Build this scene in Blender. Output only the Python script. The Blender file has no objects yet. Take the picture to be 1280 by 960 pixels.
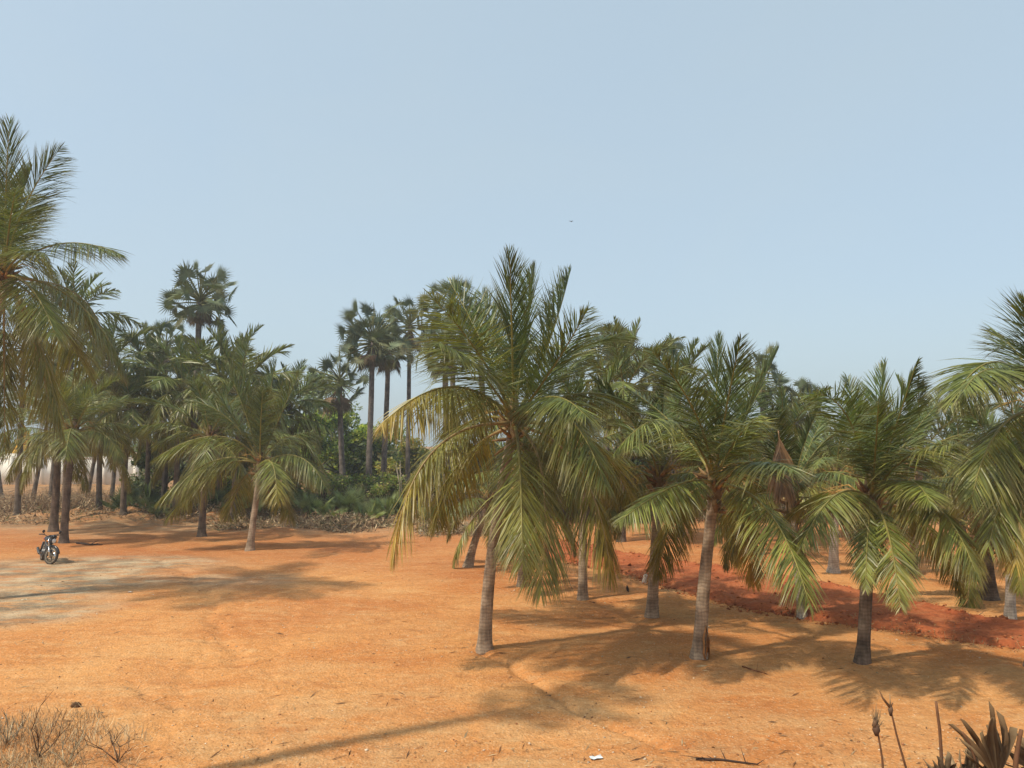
import bpy, math, random
import numpy as np
from mathutils import Vector

SC = bpy.context.scene
COL = SC.collection
RNG = np.random.default_rng(7)
random.seed(7)
PI = math.pi

# ---------------------------------------------------------------- camera
CAM_H, F, HORIZ = 4.2, 960.0, 557.0
PITCH = math.atan((HORIZ - 480) / F)
cd = bpy.data.cameras.new("camera"); cam = bpy.data.objects.new("camera", cd); COL.objects.link(cam)
cam.location = (0, 0, CAM_H); cam.rotation_euler = (PI/2 + PITCH, 0, 0)
cd.sensor_width = 36; cd.lens = F/1280*36; cd.clip_start = 0.1; cd.clip_end = 6000
SC.camera = cam
FWD = np.array([0, math.cos(PITCH), math.sin(PITCH)]); UPV = np.array([0, -math.sin(PITCH), math.cos(PITCH)])
def ray(px, py):
    return FWD + np.array([1., 0, 0])*(px-640)/F + UPV*(480-py)/F
def at(px, py, Y):                       # the point at world depth Y seen at a pixel
    r = ray(px, py); return np.array([0, 0, CAM_H]) + r*(Y/r[1])
def on_ground(px, py, z=0.0):
    r = ray(px, py); return np.array([0, 0, CAM_H]) + r*((z-CAM_H)/r[2])

# ---------------------------------------------------------------- noise
def _h(i, j, s):
    v = np.sin(i*127.1 + j*311.7 + s*74.7)*43758.5453
    return v - np.floor(v)
def vnoise(x, y, s=0):
    x = np.asarray(x, float); y = np.asarray(y, float)
    i = np.floor(x); j = np.floor(y); u = x-i; v = y-j
    u = u*u*(3-2*u); v = v*v*(3-2*v)
    return (_h(i,j,s)*(1-u)+_h(i+1,j,s)*u)*(1-v) + (_h(i,j+1,s)*(1-u)+_h(i+1,j+1,s)*u)*v
def fbm(x, y, o=4, s=0):
    t = 0; a = .5
    for k in range(o):
        t = t + a*(vnoise(x*2**k, y*2**k, s+k)-.5); a *= .5
    return t
def sstep(a, b, x):
    t = np.clip((x-a)/(b-a), 0, 1); return t*t*(3-2*t)

def seg_dist(x, y, pts):
    d = np.full(np.shape(x), 1e9)
    for (a, b) in zip(pts[:-1], pts[1:]):
        ax, ay = a; bx, by = b; L2 = (bx-ax)**2+(by-ay)**2
        t = np.clip(((x-ax)*(bx-ax)+(y-ay)*(by-ay))/L2, 0, 1)
        d = np.minimum(d, np.hypot(x-ax-t*(bx-ax), y-ay-t*(by-ay)))
    return d
def gpath(pp): return [tuple(on_ground(*p)[:2]) for p in pp]
RILL1 = gpath([(600,812),(640,832),(672,852),(720,885),(765,906),(800,918),(830,932)])
RILL2 = gpath([(195,700),(240,722),(268,748),(262,775),(285,795),(296,830)])
TRACK1 = gpath([(820,690),(760,715),(640,755),(480,790),(300,805),(60,830)])
TRACK2 = gpath([(560,690),(430,720),(330,760),(290,830),(250,960)])
RILL3 = gpath([(165,850),(185,870),(230,880)])
def gz(x, y):
    x = np.asarray(x, float); y = np.asarray(y, float)
    z = .10*fbm(x*.16, y*.16, 3, 3) + .07*fbm(x*.7, y*.7, 3, 11) + .034*fbm(x*2.7, y*2.7, 3, 21) + .014*fbm(x*7.5, y*7.5, 2, 23)
    z = z - .085*np.exp(-(seg_dist(x+.25*fbm(x*1.5,y*1.5,2,4), y, RILL1)/.10)**2) - .045*np.exp(-(seg_dist(x+.5*fbm(x,y,2,5), y, RILL2)/.16)**2) - .03*np.exp(-(seg_dist(x,y,RILL3)/.08)**2)
    for tr in (TRACK1, TRACK2):
        d = seg_dist(x, y, tr)
        z = z - .014*np.exp(-((d-.75)/.15)**2)*(1+.6*np.sin(x*21+y*13)) + .008*np.exp(-((d-1.0)/.10)**2)
    # heaped soil along the far edge of the clearing
    b = np.exp(-((y-44.5-2.0*fbm(x*.15, x*0, 2, 5))/2.6)**2)*sstep(6, -2, x)
    z = z + b*(.30+1.2*np.clip(fbm(x*.6, y*.6, 5, 31), -.2, 1)).clip(0)
    # soil heap by the slim palm
    z = z + .2*np.exp(-(((x+11.4)/1.5)**2+((y-38.)/1.0)**2))*(1+2.2*fbm(x*1.5,y*1.5,3,8))
    # embankment under the viewer
    e = np.clip((9.4-y)*.40, 0, 2.35)
    z = z + e + .0*x
    far = sstep(60, 300, np.hypot(x, y))
    return z*(1-far*.7)
def gz1(x, y): return float(gz(np.array([x]), np.array([y]))[0])

# ---------------------------------------------------------------- mesh helpers
class MB:
    def __init__(s): s.V=[]; s.F4=[]; s.C=[]; s.n=0
    def add(s, V, F, col=None):
        V = np.asarray(V, float).reshape(-1, 3); F = np.asarray(F, int)
        if F.ndim == 2 and F.shape[1] == 3: F = np.concatenate([F, F[:, 2:3]*0-1-s.n], 1)
        s.V.append(V); s.F4.append(np.where(F < 0, -1, F+s.n))
        if col is None: col = np.array([.5, .5, .5])
        col = np.asarray(col, float)
        if col.ndim == 1: col = np.tile(col[:3], (len(V), 1))
        s.C.append(col[:, :3]); s.n += len(V); return s
    def build(s, name, mat, parent=None, org=None, smooth=False):
        V = np.concatenate(s.V); Fq = np.concatenate(s.F4); C = np.concatenate(s.C)
        if org is not None: V = V - np.asarray(org, float)
        tri = Fq[:, 3] < 0
        cnt = np.where(tri, 3, 4); start = np.concatenate([[0], np.cumsum(cnt)[:-1]])
        loops = Fq.reshape(-1); loops = loops[loops >= 0]
        me = bpy.data.meshes.new(name)
        me.vertices.add(len(V)); me.vertices.foreach_set("co", V.reshape(-1).astype(np.float32))
        me.loops.add(len(loops)); me.loops.foreach_set("vertex_index", loops.astype(np.int32))
        me.polygons.add(len(Fq)); me.polygons.foreach_set("loop_start", start.astype(np.int32))
        me.update(calc_edges=True)
        a = me.color_attributes.new("tint", 'FLOAT_COLOR', 'POINT')
        a.data.foreach_set("color", np.concatenate([C, np.ones((len(C), 1))], 1).reshape(-1).astype(np.float32))
        if smooth: me.polygons.foreach_set("use_smooth", np.ones(len(Fq), bool))
        me.materials.append(mat)
        o = bpy.data.objects.new(name, me); COL.objects.link(o)
        if parent is not None: o.parent = parent
        return o

def tube_arrays(P, R, n=8, cap=True):
    P = np.asarray(P, float); R = np.broadcast_to(np.asarray(R, float), (len(P),))
    T = np.gradient(P, axis=0); T /= np.linalg.norm(T, axis=1)[:, None]+1e-9
    ref = np.array([0., 0, 1]) if abs(T[0][2]) < .9 else np.array([1., 0, 0])
    N = []; v = np.cross(T[0], ref); v /= np.linalg.norm(v)
    for t in T:
        v = v - t*np.dot(v, t); v /= np.linalg.norm(v)+1e-9; N.append(v)
    N = np.array(N); B = np.cross(T, N)
    a = np.linspace(0, 2*PI, n, endpoint=False)
    V = P[:, None]+R[:, None, None]*(np.cos(a)[None, :, None]*N[:, None]+np.sin(a)[None, :, None]*B[:, None])
    V = V.reshape(-1, 3); k = len(P); F = []
    i = np.arange(k-1)[:, None]*n; j = np.arange(n)[None]
    j2 = (j+1) % n
    F = np.stack([i+j, i+j2, i+n+j2, i+n+j], -1).reshape(-1, 4)
    if cap:
        V = np.concatenate([V, P[:1], P[-1:]]); c0 = k*n; c1 = c0+1
        jj = np.arange(n); jj2 = (jj+1) % n
        F = np.concatenate([F, np.stack([jj2, jj, jj*0+c0, jj*0-1], -1), np.stack([(k-1)*n+jj, (k-1)*n+jj2, jj*0+c1, jj*0-1], -1)])
    return V, F
def add_tube(mb, P, R, n=8, col=None, cap=True):
    V, Fq = tube_arrays(P, R, n, cap)
    # keep the -1 of the caps
    off = np.where(Fq < 0, -1, Fq+mb.n)
    mb.V.append(V); mb.F4.append(off)
    c = np.array([.5, .5, .5]) if col is None else np.asarray(col, float)
    mb.C.append(np.tile(c, (len(V), 1)) if c.ndim == 1 else c); mb.n += len(V)
    return mb
def add_box(mb, c, s, col=None, R=None):
    c = np.asarray(c, float); h = np.asarray(s, float)/2
    V = np.array([[x, y, z] for x in (-1, 1) for y in (-1, 1) for z in (-1, 1)])*h
    if R is not None: V = V @ np.asarray(R).T
    return mb.add(V+c, [[0,1,3,2],[4,6,7,5],[0,4,5,1],[2,3,7,6],[0,2,6,4],[1,5,7,3]], col)
def add_lathe(mb, prof, n=16, c=(0,0,0), axis='z', col=None):
    a = np.linspace(0, 2*PI, n, endpoint=False); V = []
    for r, h in prof:
        ring = np.stack([r*np.cos(a), r*np.sin(a), a*0+h], 1); V.append(ring)
    V = np.concatenate(V)
    if axis == 'y': V = V[:, [0, 2, 1]]
    if axis == 'x': V = V[:, [2, 0, 1]]
    k = len(prof); i = np.arange(k-1)[:, None]*n; j = np.arange(n)[None]; j2 = (j+1) % n
    return mb.add(V+np.asarray(c, float), np.stack([i+j, i+j2, i+n+j2, i+n+j], -1).reshape(-1, 4), col)
def unit(v): return v/(np.linalg.norm(v, axis=-1, keepdims=True)+1e-9)

def add_leaf_cards(mb, P, size, cols, up=.3, aspect=.5, rng=RNG):
    """many small pointed leaves (kite quads) at points P"""
    n = len(P); d = rng.normal(size=(n, 3)); d[:, 2] = d[:, 2]*.7+up; d = unit(d)
    s = unit(np.cross(d, rng.normal(size=(n, 3))+[0, -.7, 1.3])); size = np.broadcast_to(size, (n,))[:, None]
    nn = np.cross(d, s)
    a = P; b = P+d*size*.5+s*size*aspect*.5+nn*size*.06; c = P+d*size; e = P+d*size*.5-s*size*aspect*.5+nn*size*.06
    V = np.stack([a, b, c, e], 1).reshape(-1, 3)
    F_ = np.arange(n)[:, None]*4+np.arange(4)[None]
    return mb.add(V, F_, np.repeat(cols, 4, 0))

# ---------------------------------------------------------------- tags
def tag(o, label=None, cat=None, group=None, kind=None):
    if label: o['label'] = label
    if cat: o['category'] = cat
    if group: o['group'] = group
    if kind: o['kind'] = kind
    return o
def thing(name, loc, label, cat, group=None):
    o = bpy.data.objects.new(name, None); COL.objects.link(o); o.location = tuple(loc); o.empty_display_size = .2
    return tag(o, label, cat, group)

# ---------------------------------------------------------------- materials
def new_mat(name):
    m = bpy.data.materials.new(name); m.use_nodes = True
    nt = m.node_tree; nt.nodes.clear(); return m, nt, nt.nodes, nt.links
def node(ns, t, **kw):
    n = ns.new(t)
    for k, v in kw.items(): setattr(n, k, v)
    return n
def leaf_mat(name, rough=.45, trans=.28, spec=.4, var=.35):
    m, nt, ns, lk = new_mat(name)
    out = node(ns, 'ShaderNodeOutputMaterial'); p = node(ns, 'ShaderNodeBsdfPrincipled')
    at_ = node(ns, 'ShaderNodeAttribute', attribute_name='tint')
    tc = node(ns, 'ShaderNodeTexCoord'); nz = node(ns, 'ShaderNodeTexNoise'); nz.inputs['Scale'].default_value = 2.3; nz.inputs['Detail'].default_value = 3
    lk.new(tc.outputs['Object'], nz.inputs['Vector'])
    mr = node(ns, 'ShaderNodeMapRange'); mr.inputs[1].default_value = .3; mr.inputs[2].default_value = .7; mr.inputs[3].default_value = 1-var; mr.inputs[4].default_value = 1+var
    lk.new(nz.outputs['Fac'], mr.inputs[0])
    mx = node(ns, 'ShaderNodeVectorMath', operation='SCALE'); lk.new(at_.outputs['Color'], mx.inputs[0]); lk.new(mr.outputs[0], mx.inputs['Scale'])
    lk.new(mx.outputs[0], p.inputs['Base Color'])
    p.inputs['Roughness'].default_value = rough; p.inputs['Specular IOR Level'].default_value = spec
    tr = node(ns, 'ShaderNodeBsdfTranslucent'); tm = node(ns, 'ShaderNodeVectorMath', operation='MULTIPLY'); tm.inputs[1].default_value = (1.5, 1.35, .7)
    lk.new(mx.outputs[0], tm.inputs[0]); lk.new(tm.outputs[0], tr.inputs['Color'])
    mix = node(ns, 'ShaderNodeMixShader'); mix.inputs[0].default_value = trans
    lk.new(p.outputs[0], mix.inputs[1]); lk.new(tr.outputs[0], mix.inputs[2]); lk.new(mix.outputs[0], out.inputs[0])
    return m
def tint_mat(name, rough=.8, spec=.2, nscale=6, var=.3, bump=0, metal=0):
    m, nt, ns, lk = new_mat(name)
    out = node(ns, 'ShaderNodeOutputMaterial'); p = node(ns, 'ShaderNodeBsdfPrincipled')
    at_ = node(ns, 'ShaderNodeAttribute', attribute_name='tint')
    tc = node(ns, 'ShaderNodeTexCoord'); nz = node(ns, 'ShaderNodeTexNoise'); nz.inputs['Scale'].default_value = nscale; nz.inputs['Detail'].default_value = 5
    lk.new(tc.outputs['Object'], nz.inputs['Vector'])
    mr = node(ns, 'ShaderNodeMapRange'); mr.inputs[1].default_value = .3; mr.inputs[2].default_value = .7; mr.inputs[3].default_value = 1-var; mr.inputs[4].default_value = 1+var
    lk.new(nz.outputs['Fac'], mr.inputs[0])
    mx = node(ns, 'ShaderNodeVectorMath', operation='SCALE'); lk.new(at_.outputs['Color'], mx.inputs[0]); lk.new(mr.outputs[0], mx.inputs['Scale'])
    lk.new(mx.outputs[0], p.inputs['Base Color']); p.inputs['Roughness'].default_value = rough; p.inputs['Specular IOR Level'].default_value = spec; p.inputs['Metallic'].default_value = metal
    if bump:
        b = node(ns, 'ShaderNodeBump'); b.inputs['Strength'].default_value = bump; b.inputs['Distance'].default_value = .02
        lk.new(nz.outputs['Fac'], b.inputs['Height']); lk.new(b.outputs[0], p.inputs['Normal'])
    lk.new(p.outputs[0], out.inputs[0]); return m
def trunk_mat(name, c1, c2, ring=9.):
    """grey palm bark: leaf-scar rings, vertical cracks, lichen blotches"""
    m, nt, ns, lk = new_mat(name)
    out = node(ns, 'ShaderNodeOutputMaterial'); p = node(ns, 'ShaderNodeBsdfPrincipled'); p.inputs['Roughness'].default_value = .9; p.inputs['Specular IOR Level'].default_value = .15
    tc = node(ns, 'ShaderNodeTexCoord')
    wv = node(ns, 'ShaderNodeTexWave', bands_direction='Z'); wv.inputs['Scale'].default_value = ring/2; wv.inputs['Distortion'].default_value = 6.0; wv.inputs['Detail'].default_value = 3; wv.inputs['Detail Scale'].default_value = 1.6
    n1 = node(ns, 'ShaderNodeTexNoise'); n1.inputs['Scale'].default_value = 3.5; n1.inputs['Detail'].default_value = 6
    mp = node(ns, 'ShaderNodeMapping'); mp.inputs['Scale'].default_value = (26, 26, 3)
    n2 = node(ns, 'ShaderNodeTexNoise'); n2.inputs['Scale'].default_value = 1; n2.inputs['Detail'].default_value = 3
    for a in (wv, n1): lk.new(tc.outputs['Object'], a.inputs['Vector'])
    lk.new(tc.outputs['Object'], mp.inputs['Vector']); lk.new(mp.outputs[0], n2.inputs['Vector'])
    r = node(ns, 'ShaderNodeValToRGB'); r.color_ramp.elements[0].position = .33; r.color_ramp.elements[1].position = .68
    r.color_ramp.elements[0].color = (*c1, 1); r.color_ramp.elements[1].color = (*c2, 1); lk.new(n1.outputs['Fac'], r.inputs[0])
    ml = node(ns, 'ShaderNodeMath', operation='MULTIPLY_ADD'); ml.inputs[1].default_value = .24; ml.inputs[2].default_value = .78; lk.new(wv.outputs['Fac'], ml.inputs[0])
    m2 = node(ns, 'ShaderNodeMath', operation='MULTIPLY_ADD'); m2.inputs[1].default_value = 1.1; m2.inputs[2].default_value = .42; lk.new(n2.outputs['Fac'], m2.inputs[0])
    m3 = node(ns, 'ShaderNodeMath', operation='MULTIPLY'); lk.new(ml.outputs[0], m3.inputs[0]); lk.new(m2.outputs[0], m3.inputs[1])
    sc = node(ns, 'ShaderNodeVectorMath', operation='SCALE'); lk.new(r.outputs[0], sc.inputs[0]); lk.new(m3.outputs[0], sc.inputs['Scale'])
    lk.new(sc.outputs[0], p.inputs['Base Color'])
    b = node(ns, 'ShaderNodeBump'); b.inputs['Strength'].default_value = .6; b.inputs['Distance'].default_value = .02; lk.new(m3.outputs[0], b.inputs['Height']); lk.new(b.outputs[0], p.inputs['Normal'])
    lk.new(p.outputs[0], out.inputs[0]); return m
def plain_mat(name, col, rough=.5, spec=.4, metal=0, var=.12, nscale=8):
    m, nt, ns, lk = new_mat(name)
    out = node(ns, 'ShaderNodeOutputMaterial'); p = node(ns, 'ShaderNodeBsdfPrincipled')
    tc = node(ns, 'ShaderNodeTexCoord'); nz = node(ns, 'ShaderNodeTexNoise'); nz.inputs['Scale'].default_value = nscale; nz.inputs['Detail'].default_value = 5
    lk.new(tc.outputs['Object'], nz.inputs['Vector'])
    r = node(ns, 'ShaderNodeValToRGB'); r.color_ramp.elements[0].position = .3; r.color_ramp.elements[1].position = .7
    r.color_ramp.elements[0].color = (*[c*(1-var) for c in col], 1); r.color_ramp.elements[1].color = (*[min(1, c*(1+var)) for c in col], 1)
    lk.new(nz.outputs['Fac'], r.inputs[0]); lk.new(r.outputs[0], p.inputs['Base Color'])
    p.inputs['Roughness'].default_value = rough; p.inputs['Specular IOR Level'].default_value = spec; p.inputs['Metallic'].default_value = metal
    lk.new(p.outputs[0], out.inputs[0]); return m

M_LEAF = leaf_mat('coconut_leaf', .40, .22, .40)
M_FAN = leaf_mat('palmyra_leaf', .55, .22, .3)
M_BROAD = leaf_mat('broad_leaf', .5, .38, .3)
M_RIB = tint_mat('frond_midrib', .5, .35, 4, .2)
M_DRY = tint_mat('dry_plant', .85, .15, 5, .35)
M_FIBRE = tint_mat('palm_fibre', .9, .1, 12, .4)
M_TRUNK = trunk_mat('coconut_bark', (.22, .165, .115), (.50, .395, .285))
M_TRUNKD = trunk_mat('dark_coconut_bark', (.10, .078, .058), (.24, .185, .14))
M_TRUNKP = trunk_mat('pale_coconut_bark', (.42, .37, .30), (.62, .56, .47))
M_PALMYRA = trunk_mat('palmyra_bark', (.12, .10, .086), (.28, .235, .20), 7)
M_WOOD = tint_mat('dry_wood', .85, .15, 9, .3, .4)
M_STONE = tint_mat('pebble', .95, .1, 20, .2)

# ---------------------------------------------------------------- ground
def ramp2(ns, lk, src, c0, c1, p0=.35, p1=.65):
    r = node(ns, 'ShaderNodeValToRGB'); e = r.color_ramp.elements
    e[0].position = p0; e[1].position = p1; e[0].color = (*c0, 1); e[1].color = (*c1, 1); lk.new(src, r.inputs[0]); return r.outputs[0]
def mixc(ns, lk, f, a, b, mode='MIX'):
    m = node(ns, 'ShaderNodeMix', data_type='RGBA', blend_type=mode)
    if isinstance(f, float): m.inputs[0].default_value = f
    else: lk.new(f, m.inputs[0])
    for s, i in ((a, 6), (b, 7)):
        if isinstance(s, tuple): m.inputs[i].default_value = (*s, 1)
        else: lk.new(s, m.inputs[i])
    return m.outputs[2]
def noise(ns, lk, vec, scale, detail=4, rough=.55, dist=0):
    n = node(ns, 'ShaderNodeTexNoise'); n.inputs['Scale'].default_value = scale; n.inputs['Detail'].default_value = detail
    n.inputs['Roughness'].default_value = rough; n.inputs['Distortion'].default_value = dist; lk.new(vec, n.inputs['Vector']); return n.outputs['Fac']
def mapped(ns, lk, vec, scale, rot=0):
    m = node(ns, 'ShaderNodeMapping'); m.inputs['Scale'].default_value = scale; m.inputs['Rotation'].default_value = (0, 0, rot); lk.new(vec, m.inputs[0]); return m.outputs[0]
def mth(ns, lk, op, a, b=None, c=None, clamp=False):
    m = node(ns, 'ShaderNodeMath', operation=op); m.use_clamp = clamp
    for i, s in enumerate((a, b, c)):
        if s is None: continue
        if isinstance(s, (int, float)): m.inputs[i].default_value = s
        else: lk.new(s, m.inputs[i])
    return m.outputs[0]

def ground_mat():
    m, nt, ns, lk = new_mat('orange_soil')
    out = node(ns, 'ShaderNodeOutputMaterial'); p = node(ns, 'ShaderNodeBsdfPrincipled'); p.inputs['Roughness'].default_value = .95; p.inputs['Specular IOR Level'].default_value = .1
    tc = node(ns, 'ShaderNodeTexCoord'); v = tc.outputs['Object']
    at_ = node(ns, 'ShaderNodeAttribute', attribute_name='tint')
    sep = node(ns, 'ShaderNodeSeparateColor'); lk.new(at_.outputs['Color'], sep.inputs[0])   # r grey silt, g dry straw dust, b redder tone in patches, stronger in the middle distance
    big = noise(ns, lk, v, .22, 5, .6, .4)
    base = ramp2(ns, lk, big, (.56, .220, .066), (.67, .325, .115), .38, .62)
    st = noise(ns, lk, mapped(ns, lk, v, (.55, 1.5, 1), math.radians(24)), .9, 6, .6, .6)     # drag streaks of the levelled soil
    base = mixc(ns, lk, mth(ns, lk, 'MULTIPLY', ramp2(ns, lk, st, (0,0,0), (1,1,1), .50, .72), .65), base, (.66, .38, .165))
    base = mixc(ns, lk, mth(ns, lk, 'MULTIPLY', ramp2(ns, lk, st, (1,1,1), (0,0,0), .30, .46), .55), base, (.42, .155, .05))
    base = mixc(ns, lk, mth(ns, lk, 'MULTIPLY', sep.outputs[2], .8), base, (.40, .135, .05))
    sn = noise(ns, lk, v, .9, 6, .65, .5)
    strawf = mth(ns, lk, 'MULTIPLY', sep.outputs[1], ramp2(ns, lk, sn, (0,0,0), (1,1,1), .40, .62))
    base = mixc(ns, lk, mth(ns, lk, 'MULTIPLY', strawf, .45), base, (.58, .40, .20))
    gn = noise(ns, lk, mapped(ns, lk, v, (.5, 1.6, 1), math.radians(8)), 1.3, 6, .62, .8)
    gf = mth(ns, lk, 'MULTIPLY', sep.outputs[0], ramp2(ns, lk, gn, (.25,.25,.25), (1,1,1), .38, .55))
    grey = mixc(ns, lk, ramp2(ns, lk, noise(ns, lk, v, .8, 5), (0,0,0), (1,1,1), .4, .6), (.24, .185, .12), (.54, .42, .27))
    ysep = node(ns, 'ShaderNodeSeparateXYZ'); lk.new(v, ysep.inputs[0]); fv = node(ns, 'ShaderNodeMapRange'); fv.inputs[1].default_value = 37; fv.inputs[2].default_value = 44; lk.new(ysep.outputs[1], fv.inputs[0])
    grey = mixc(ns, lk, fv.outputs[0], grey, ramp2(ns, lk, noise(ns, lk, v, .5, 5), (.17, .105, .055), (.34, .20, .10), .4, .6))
    base = mixc(ns, lk, gf, base, grey)
    # grit and specks
    vo = node(ns, 'ShaderNodeTexVoronoi'); vo.inputs['Scale'].default_value = 24; lk.new(v, vo.inputs['Vector'])
    sepv = node(ns, 'ShaderNodeSeparateColor'); lk.new(vo.outputs['Color'], sepv.inputs[0])
    spk = mth(ns, lk, 'GREATER_THAN', sepv.outputs[0], .72)
    near = mth(ns, lk, 'LESS_THAN', vo.outputs['Distance'], .38)
    base = mixc(ns, lk, mth(ns, lk, 'MULTIPLY', mth(ns, lk, 'MULTIPLY', spk, near), .34), base, (.78, .60, .38))
    spd = mth(ns, lk, 'LESS_THAN', sepv.outputs[1], .17)
    base = mixc(ns, lk, mth(ns, lk, 'MULTIPLY', mth(ns, lk, 'MULTIPLY', spd, near), .32), base, (.24, .11, .05))
    fine = noise(ns, lk, v, 9, 6, .7)
    base = mixc(ns, lk, 1.0, base, ramp2(ns, lk, fine, (.82,.80,.78), (1.15,1.15,1.15), .3, .7), 'MULTIPLY')
    md = noise(ns, lk, mapped(ns, lk, v, (1.0, 1.9, 1), math.radians(20)), 2.6, 6, .68, .5)      # damp and trodden flecks
    base = mixc(ns, lk, mth(ns, lk, 'MULTIPLY', ramp2(ns, lk, md, (1,1,1), (0,0,0), .36, .45), .38), base, (.36, .165, .065))
    base = mixc(ns, lk, mth(ns, lk, 'MULTIPLY', ramp2(ns, lk, md, (0,0,0), (1,1,1), .56, .66), .45), base, (.68, .42, .20))
    lk.new(base, p.inputs['Base Color'])
    h = mth(ns, lk, 'ADD', mth(ns, lk, 'MULTIPLY', noise(ns, lk, v, 16, 6, .7), 1.0), mth(ns, lk, 'MULTIPLY', noise(ns, lk, v, 3.5, 5, .6), 1.6))
    h = mth(ns, lk, 'SUBTRACT', h, mth(ns, lk, 'MULTIPLY', vo.outputs['Distance'], .4))
    b = node(ns, 'ShaderNodeBump'); b.inputs['Strength'].default_value = .8; b.inputs['Distance'].default_value = .04
    lk.new(h, b.inputs['Height']); lk.new(b.outputs[0], p.inputs['Normal']); lk.new(p.outputs[0], out.inputs[0]); return m

def axis_coords(segs):
    out = []
    for a, b, n in segs: out.append(np.linspace(a, b, n, endpoint=False))
    out.append([segs[-1][1]]); return np.concatenate(out)
xs = axis_coords([(-1800,-300,8),(-300,-60,24),(-60,-22,60),(-22,-10,130),(-10,14,370),(14,24,80),(24,70,50),(70,300,20),(300,1800,8)])
ys = axis_coords([(-300,-10,12),(-10,5,30),(5,9,40),(9,22,230),(22,36,150),(36,56,130),(56,100,40),(100,400,30),(400,3000,14)])
GX, GY = np.meshgrid(xs, ys, indexing='ij')
GZ = gz(GX, GY)
fy = fbm(GX*.35, GY*.35, 3, 41)
grey = sstep(-.12, .45, 1-np.hypot((GX+15.0)/6.6, (GY-24.6)/6.4)+1.1*fy)
grey = np.maximum(grey, .55*sstep(.0, .5, 1-np.hypot((GX+9)/3.4, (GY-24.5)/2.2)+1.2*fy))
straw = np.clip(sstep(16, 10.5, GY)*.75 + sstep(.0,.35,fbm(GX*.25,GY*.25,3,61))*.6*sstep(30,15,GY) + sstep(36,42,GY)*.8, 0, 1)
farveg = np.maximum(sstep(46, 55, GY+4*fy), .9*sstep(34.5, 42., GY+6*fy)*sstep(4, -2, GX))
grey = np.maximum(grey, .9*sstep(.0, .6, 1-np.hypot((GX+13.2)/3.6, (GY-19.4)/1.7)+.9*fy))
red = np.clip(sstep(20, 30, GY)*.55+.9*fbm(GX*.2, GY*.2, 3, 71), 0, 1)*sstep(80,45,GY)
nx, ny = len(xs), len(ys)
I = np.arange(nx-1)[:, None]*ny+np.arange(ny-1)[None]
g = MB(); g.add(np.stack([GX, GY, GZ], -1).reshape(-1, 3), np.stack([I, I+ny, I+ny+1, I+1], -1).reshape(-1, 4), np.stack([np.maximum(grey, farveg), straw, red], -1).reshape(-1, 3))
tag(g.build('ground', ground_mat(), smooth=True), kind='structure')

# ------------------------------------------------ freshly spread red soil track
def red_mat():
    m, nt, ns, lk = new_mat('red_soil')
    out = node(ns, 'ShaderNodeOutputMaterial'); p = node(ns, 'ShaderNodeBsdfPrincipled'); p.inputs['Roughness'].default_value = .95; p.inputs['Specular IOR Level'].default_value = .1
    tc = node(ns, 'ShaderNodeTexCoord'); v = tc.outputs['Object']
    base = ramp2(ns, lk, noise(ns, lk, v, .8, 6, .65, .5), (.36, .095, .036), (.50, .165, .065), .35, .68)
    s2 = noise(ns, lk, mapped(ns, lk, v, (.5, 2.5, 1), math.radians(-50)), 1.6, 6, .6, .3)
    base = mixc(ns, lk, mth(ns, lk, 'MULTIPLY', ramp2(ns, lk, s2, (0,0,0), (1,1,1), .54, .70), .6), base, (.50, .22, .095))
    base = mixc(ns, lk, 1.0, base, ramp2(ns, lk, noise(ns, lk, v, 11, 6, .7), (.72,.72,.72), (1.2,1.2,1.2), .3, .7), 'MULTIPLY')
    lk.new(base, p.inputs['Base Color'])
    b = node(ns, 'ShaderNodeBump'); b.inputs['Strength'].default_value = .9; b.inputs['Distance'].default_value = .05
    lk.new(mth(ns, lk, 'ADD', noise(ns, lk, v, 13, 6, .7), noise(ns, lk, v, 4, 5)), b.inputs['Height']); lk.new(b.outputs[0], p.inputs['Normal'])
    lk.new(p.outputs[0], out.inputs[0]); return m
LOW = np.array(gpath([(640,676),(700,700),(790,722),(940,762),(1060,782),(1180,798),(1290,812),(1420,832)]))
UPP = np.array(gpath([(640,664),(715,679),(800,697),(1000,727),(1090,744),(1180,764),(1290,786),(1420,806)]))
def resample(P, n):
    s = np.concatenate([[0], np.cumsum(np.linalg.norm(np.diff(P, axis=0), axis=1))]); t = np.linspace(0, s[-1], n)
    return np.stack([np.interp(t, s, P[:, k]) for k in range(P.shape[1])], 1)
nu, nv = 420, 70
LO, UP = resample(LOW, nu), resample(UPP, nu)
w = np.linspace(-.06, 1.06, nv)
X = LO[:, None, 0]*(1-w)+UP[:, None, 0]*w; Y = LO[:, None, 1]*(1-w)+UP[:, None, 1]*w
X = X+.5*fbm(X*.9, Y*.9, 3, 80)*(1-np.abs(2*w-1)*.2); Y = Y+.6*fbm(X*.9+9, Y*.9, 3, 81)
edge = np.minimum(w, 1-w)
prof = sstep(-.05, .07, edge)
H = -.06+prof*(.15+.10*np.exp(-(((edge-.08)/.05)**2))*(.6+1.5*fbm(X*.8,Y*.8,2,90)) + .15*fbm(X*1.3, Y*1.3, 4, 91).clip(-.12, .5) + .08*fbm(X*6, Y*6, 3, 92))
Z = gz(X, Y)+H
I = np.arange(nu-1)[:, None]*nv+np.arange(nv-1)[None]
r_ = MB(); r_.add(np.stack([X, Y, Z], -1).reshape(-1, 3), np.stack([I, I+nv, I+nv+1, I+1], -1).reshape(-1, 4))
tag(r_.build('red_soil_track', red_mat(), smooth=True), kind='structure')
RX, RY, RZ, RW = X, Y, Z, np.broadcast_to(w, X.shape)

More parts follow.
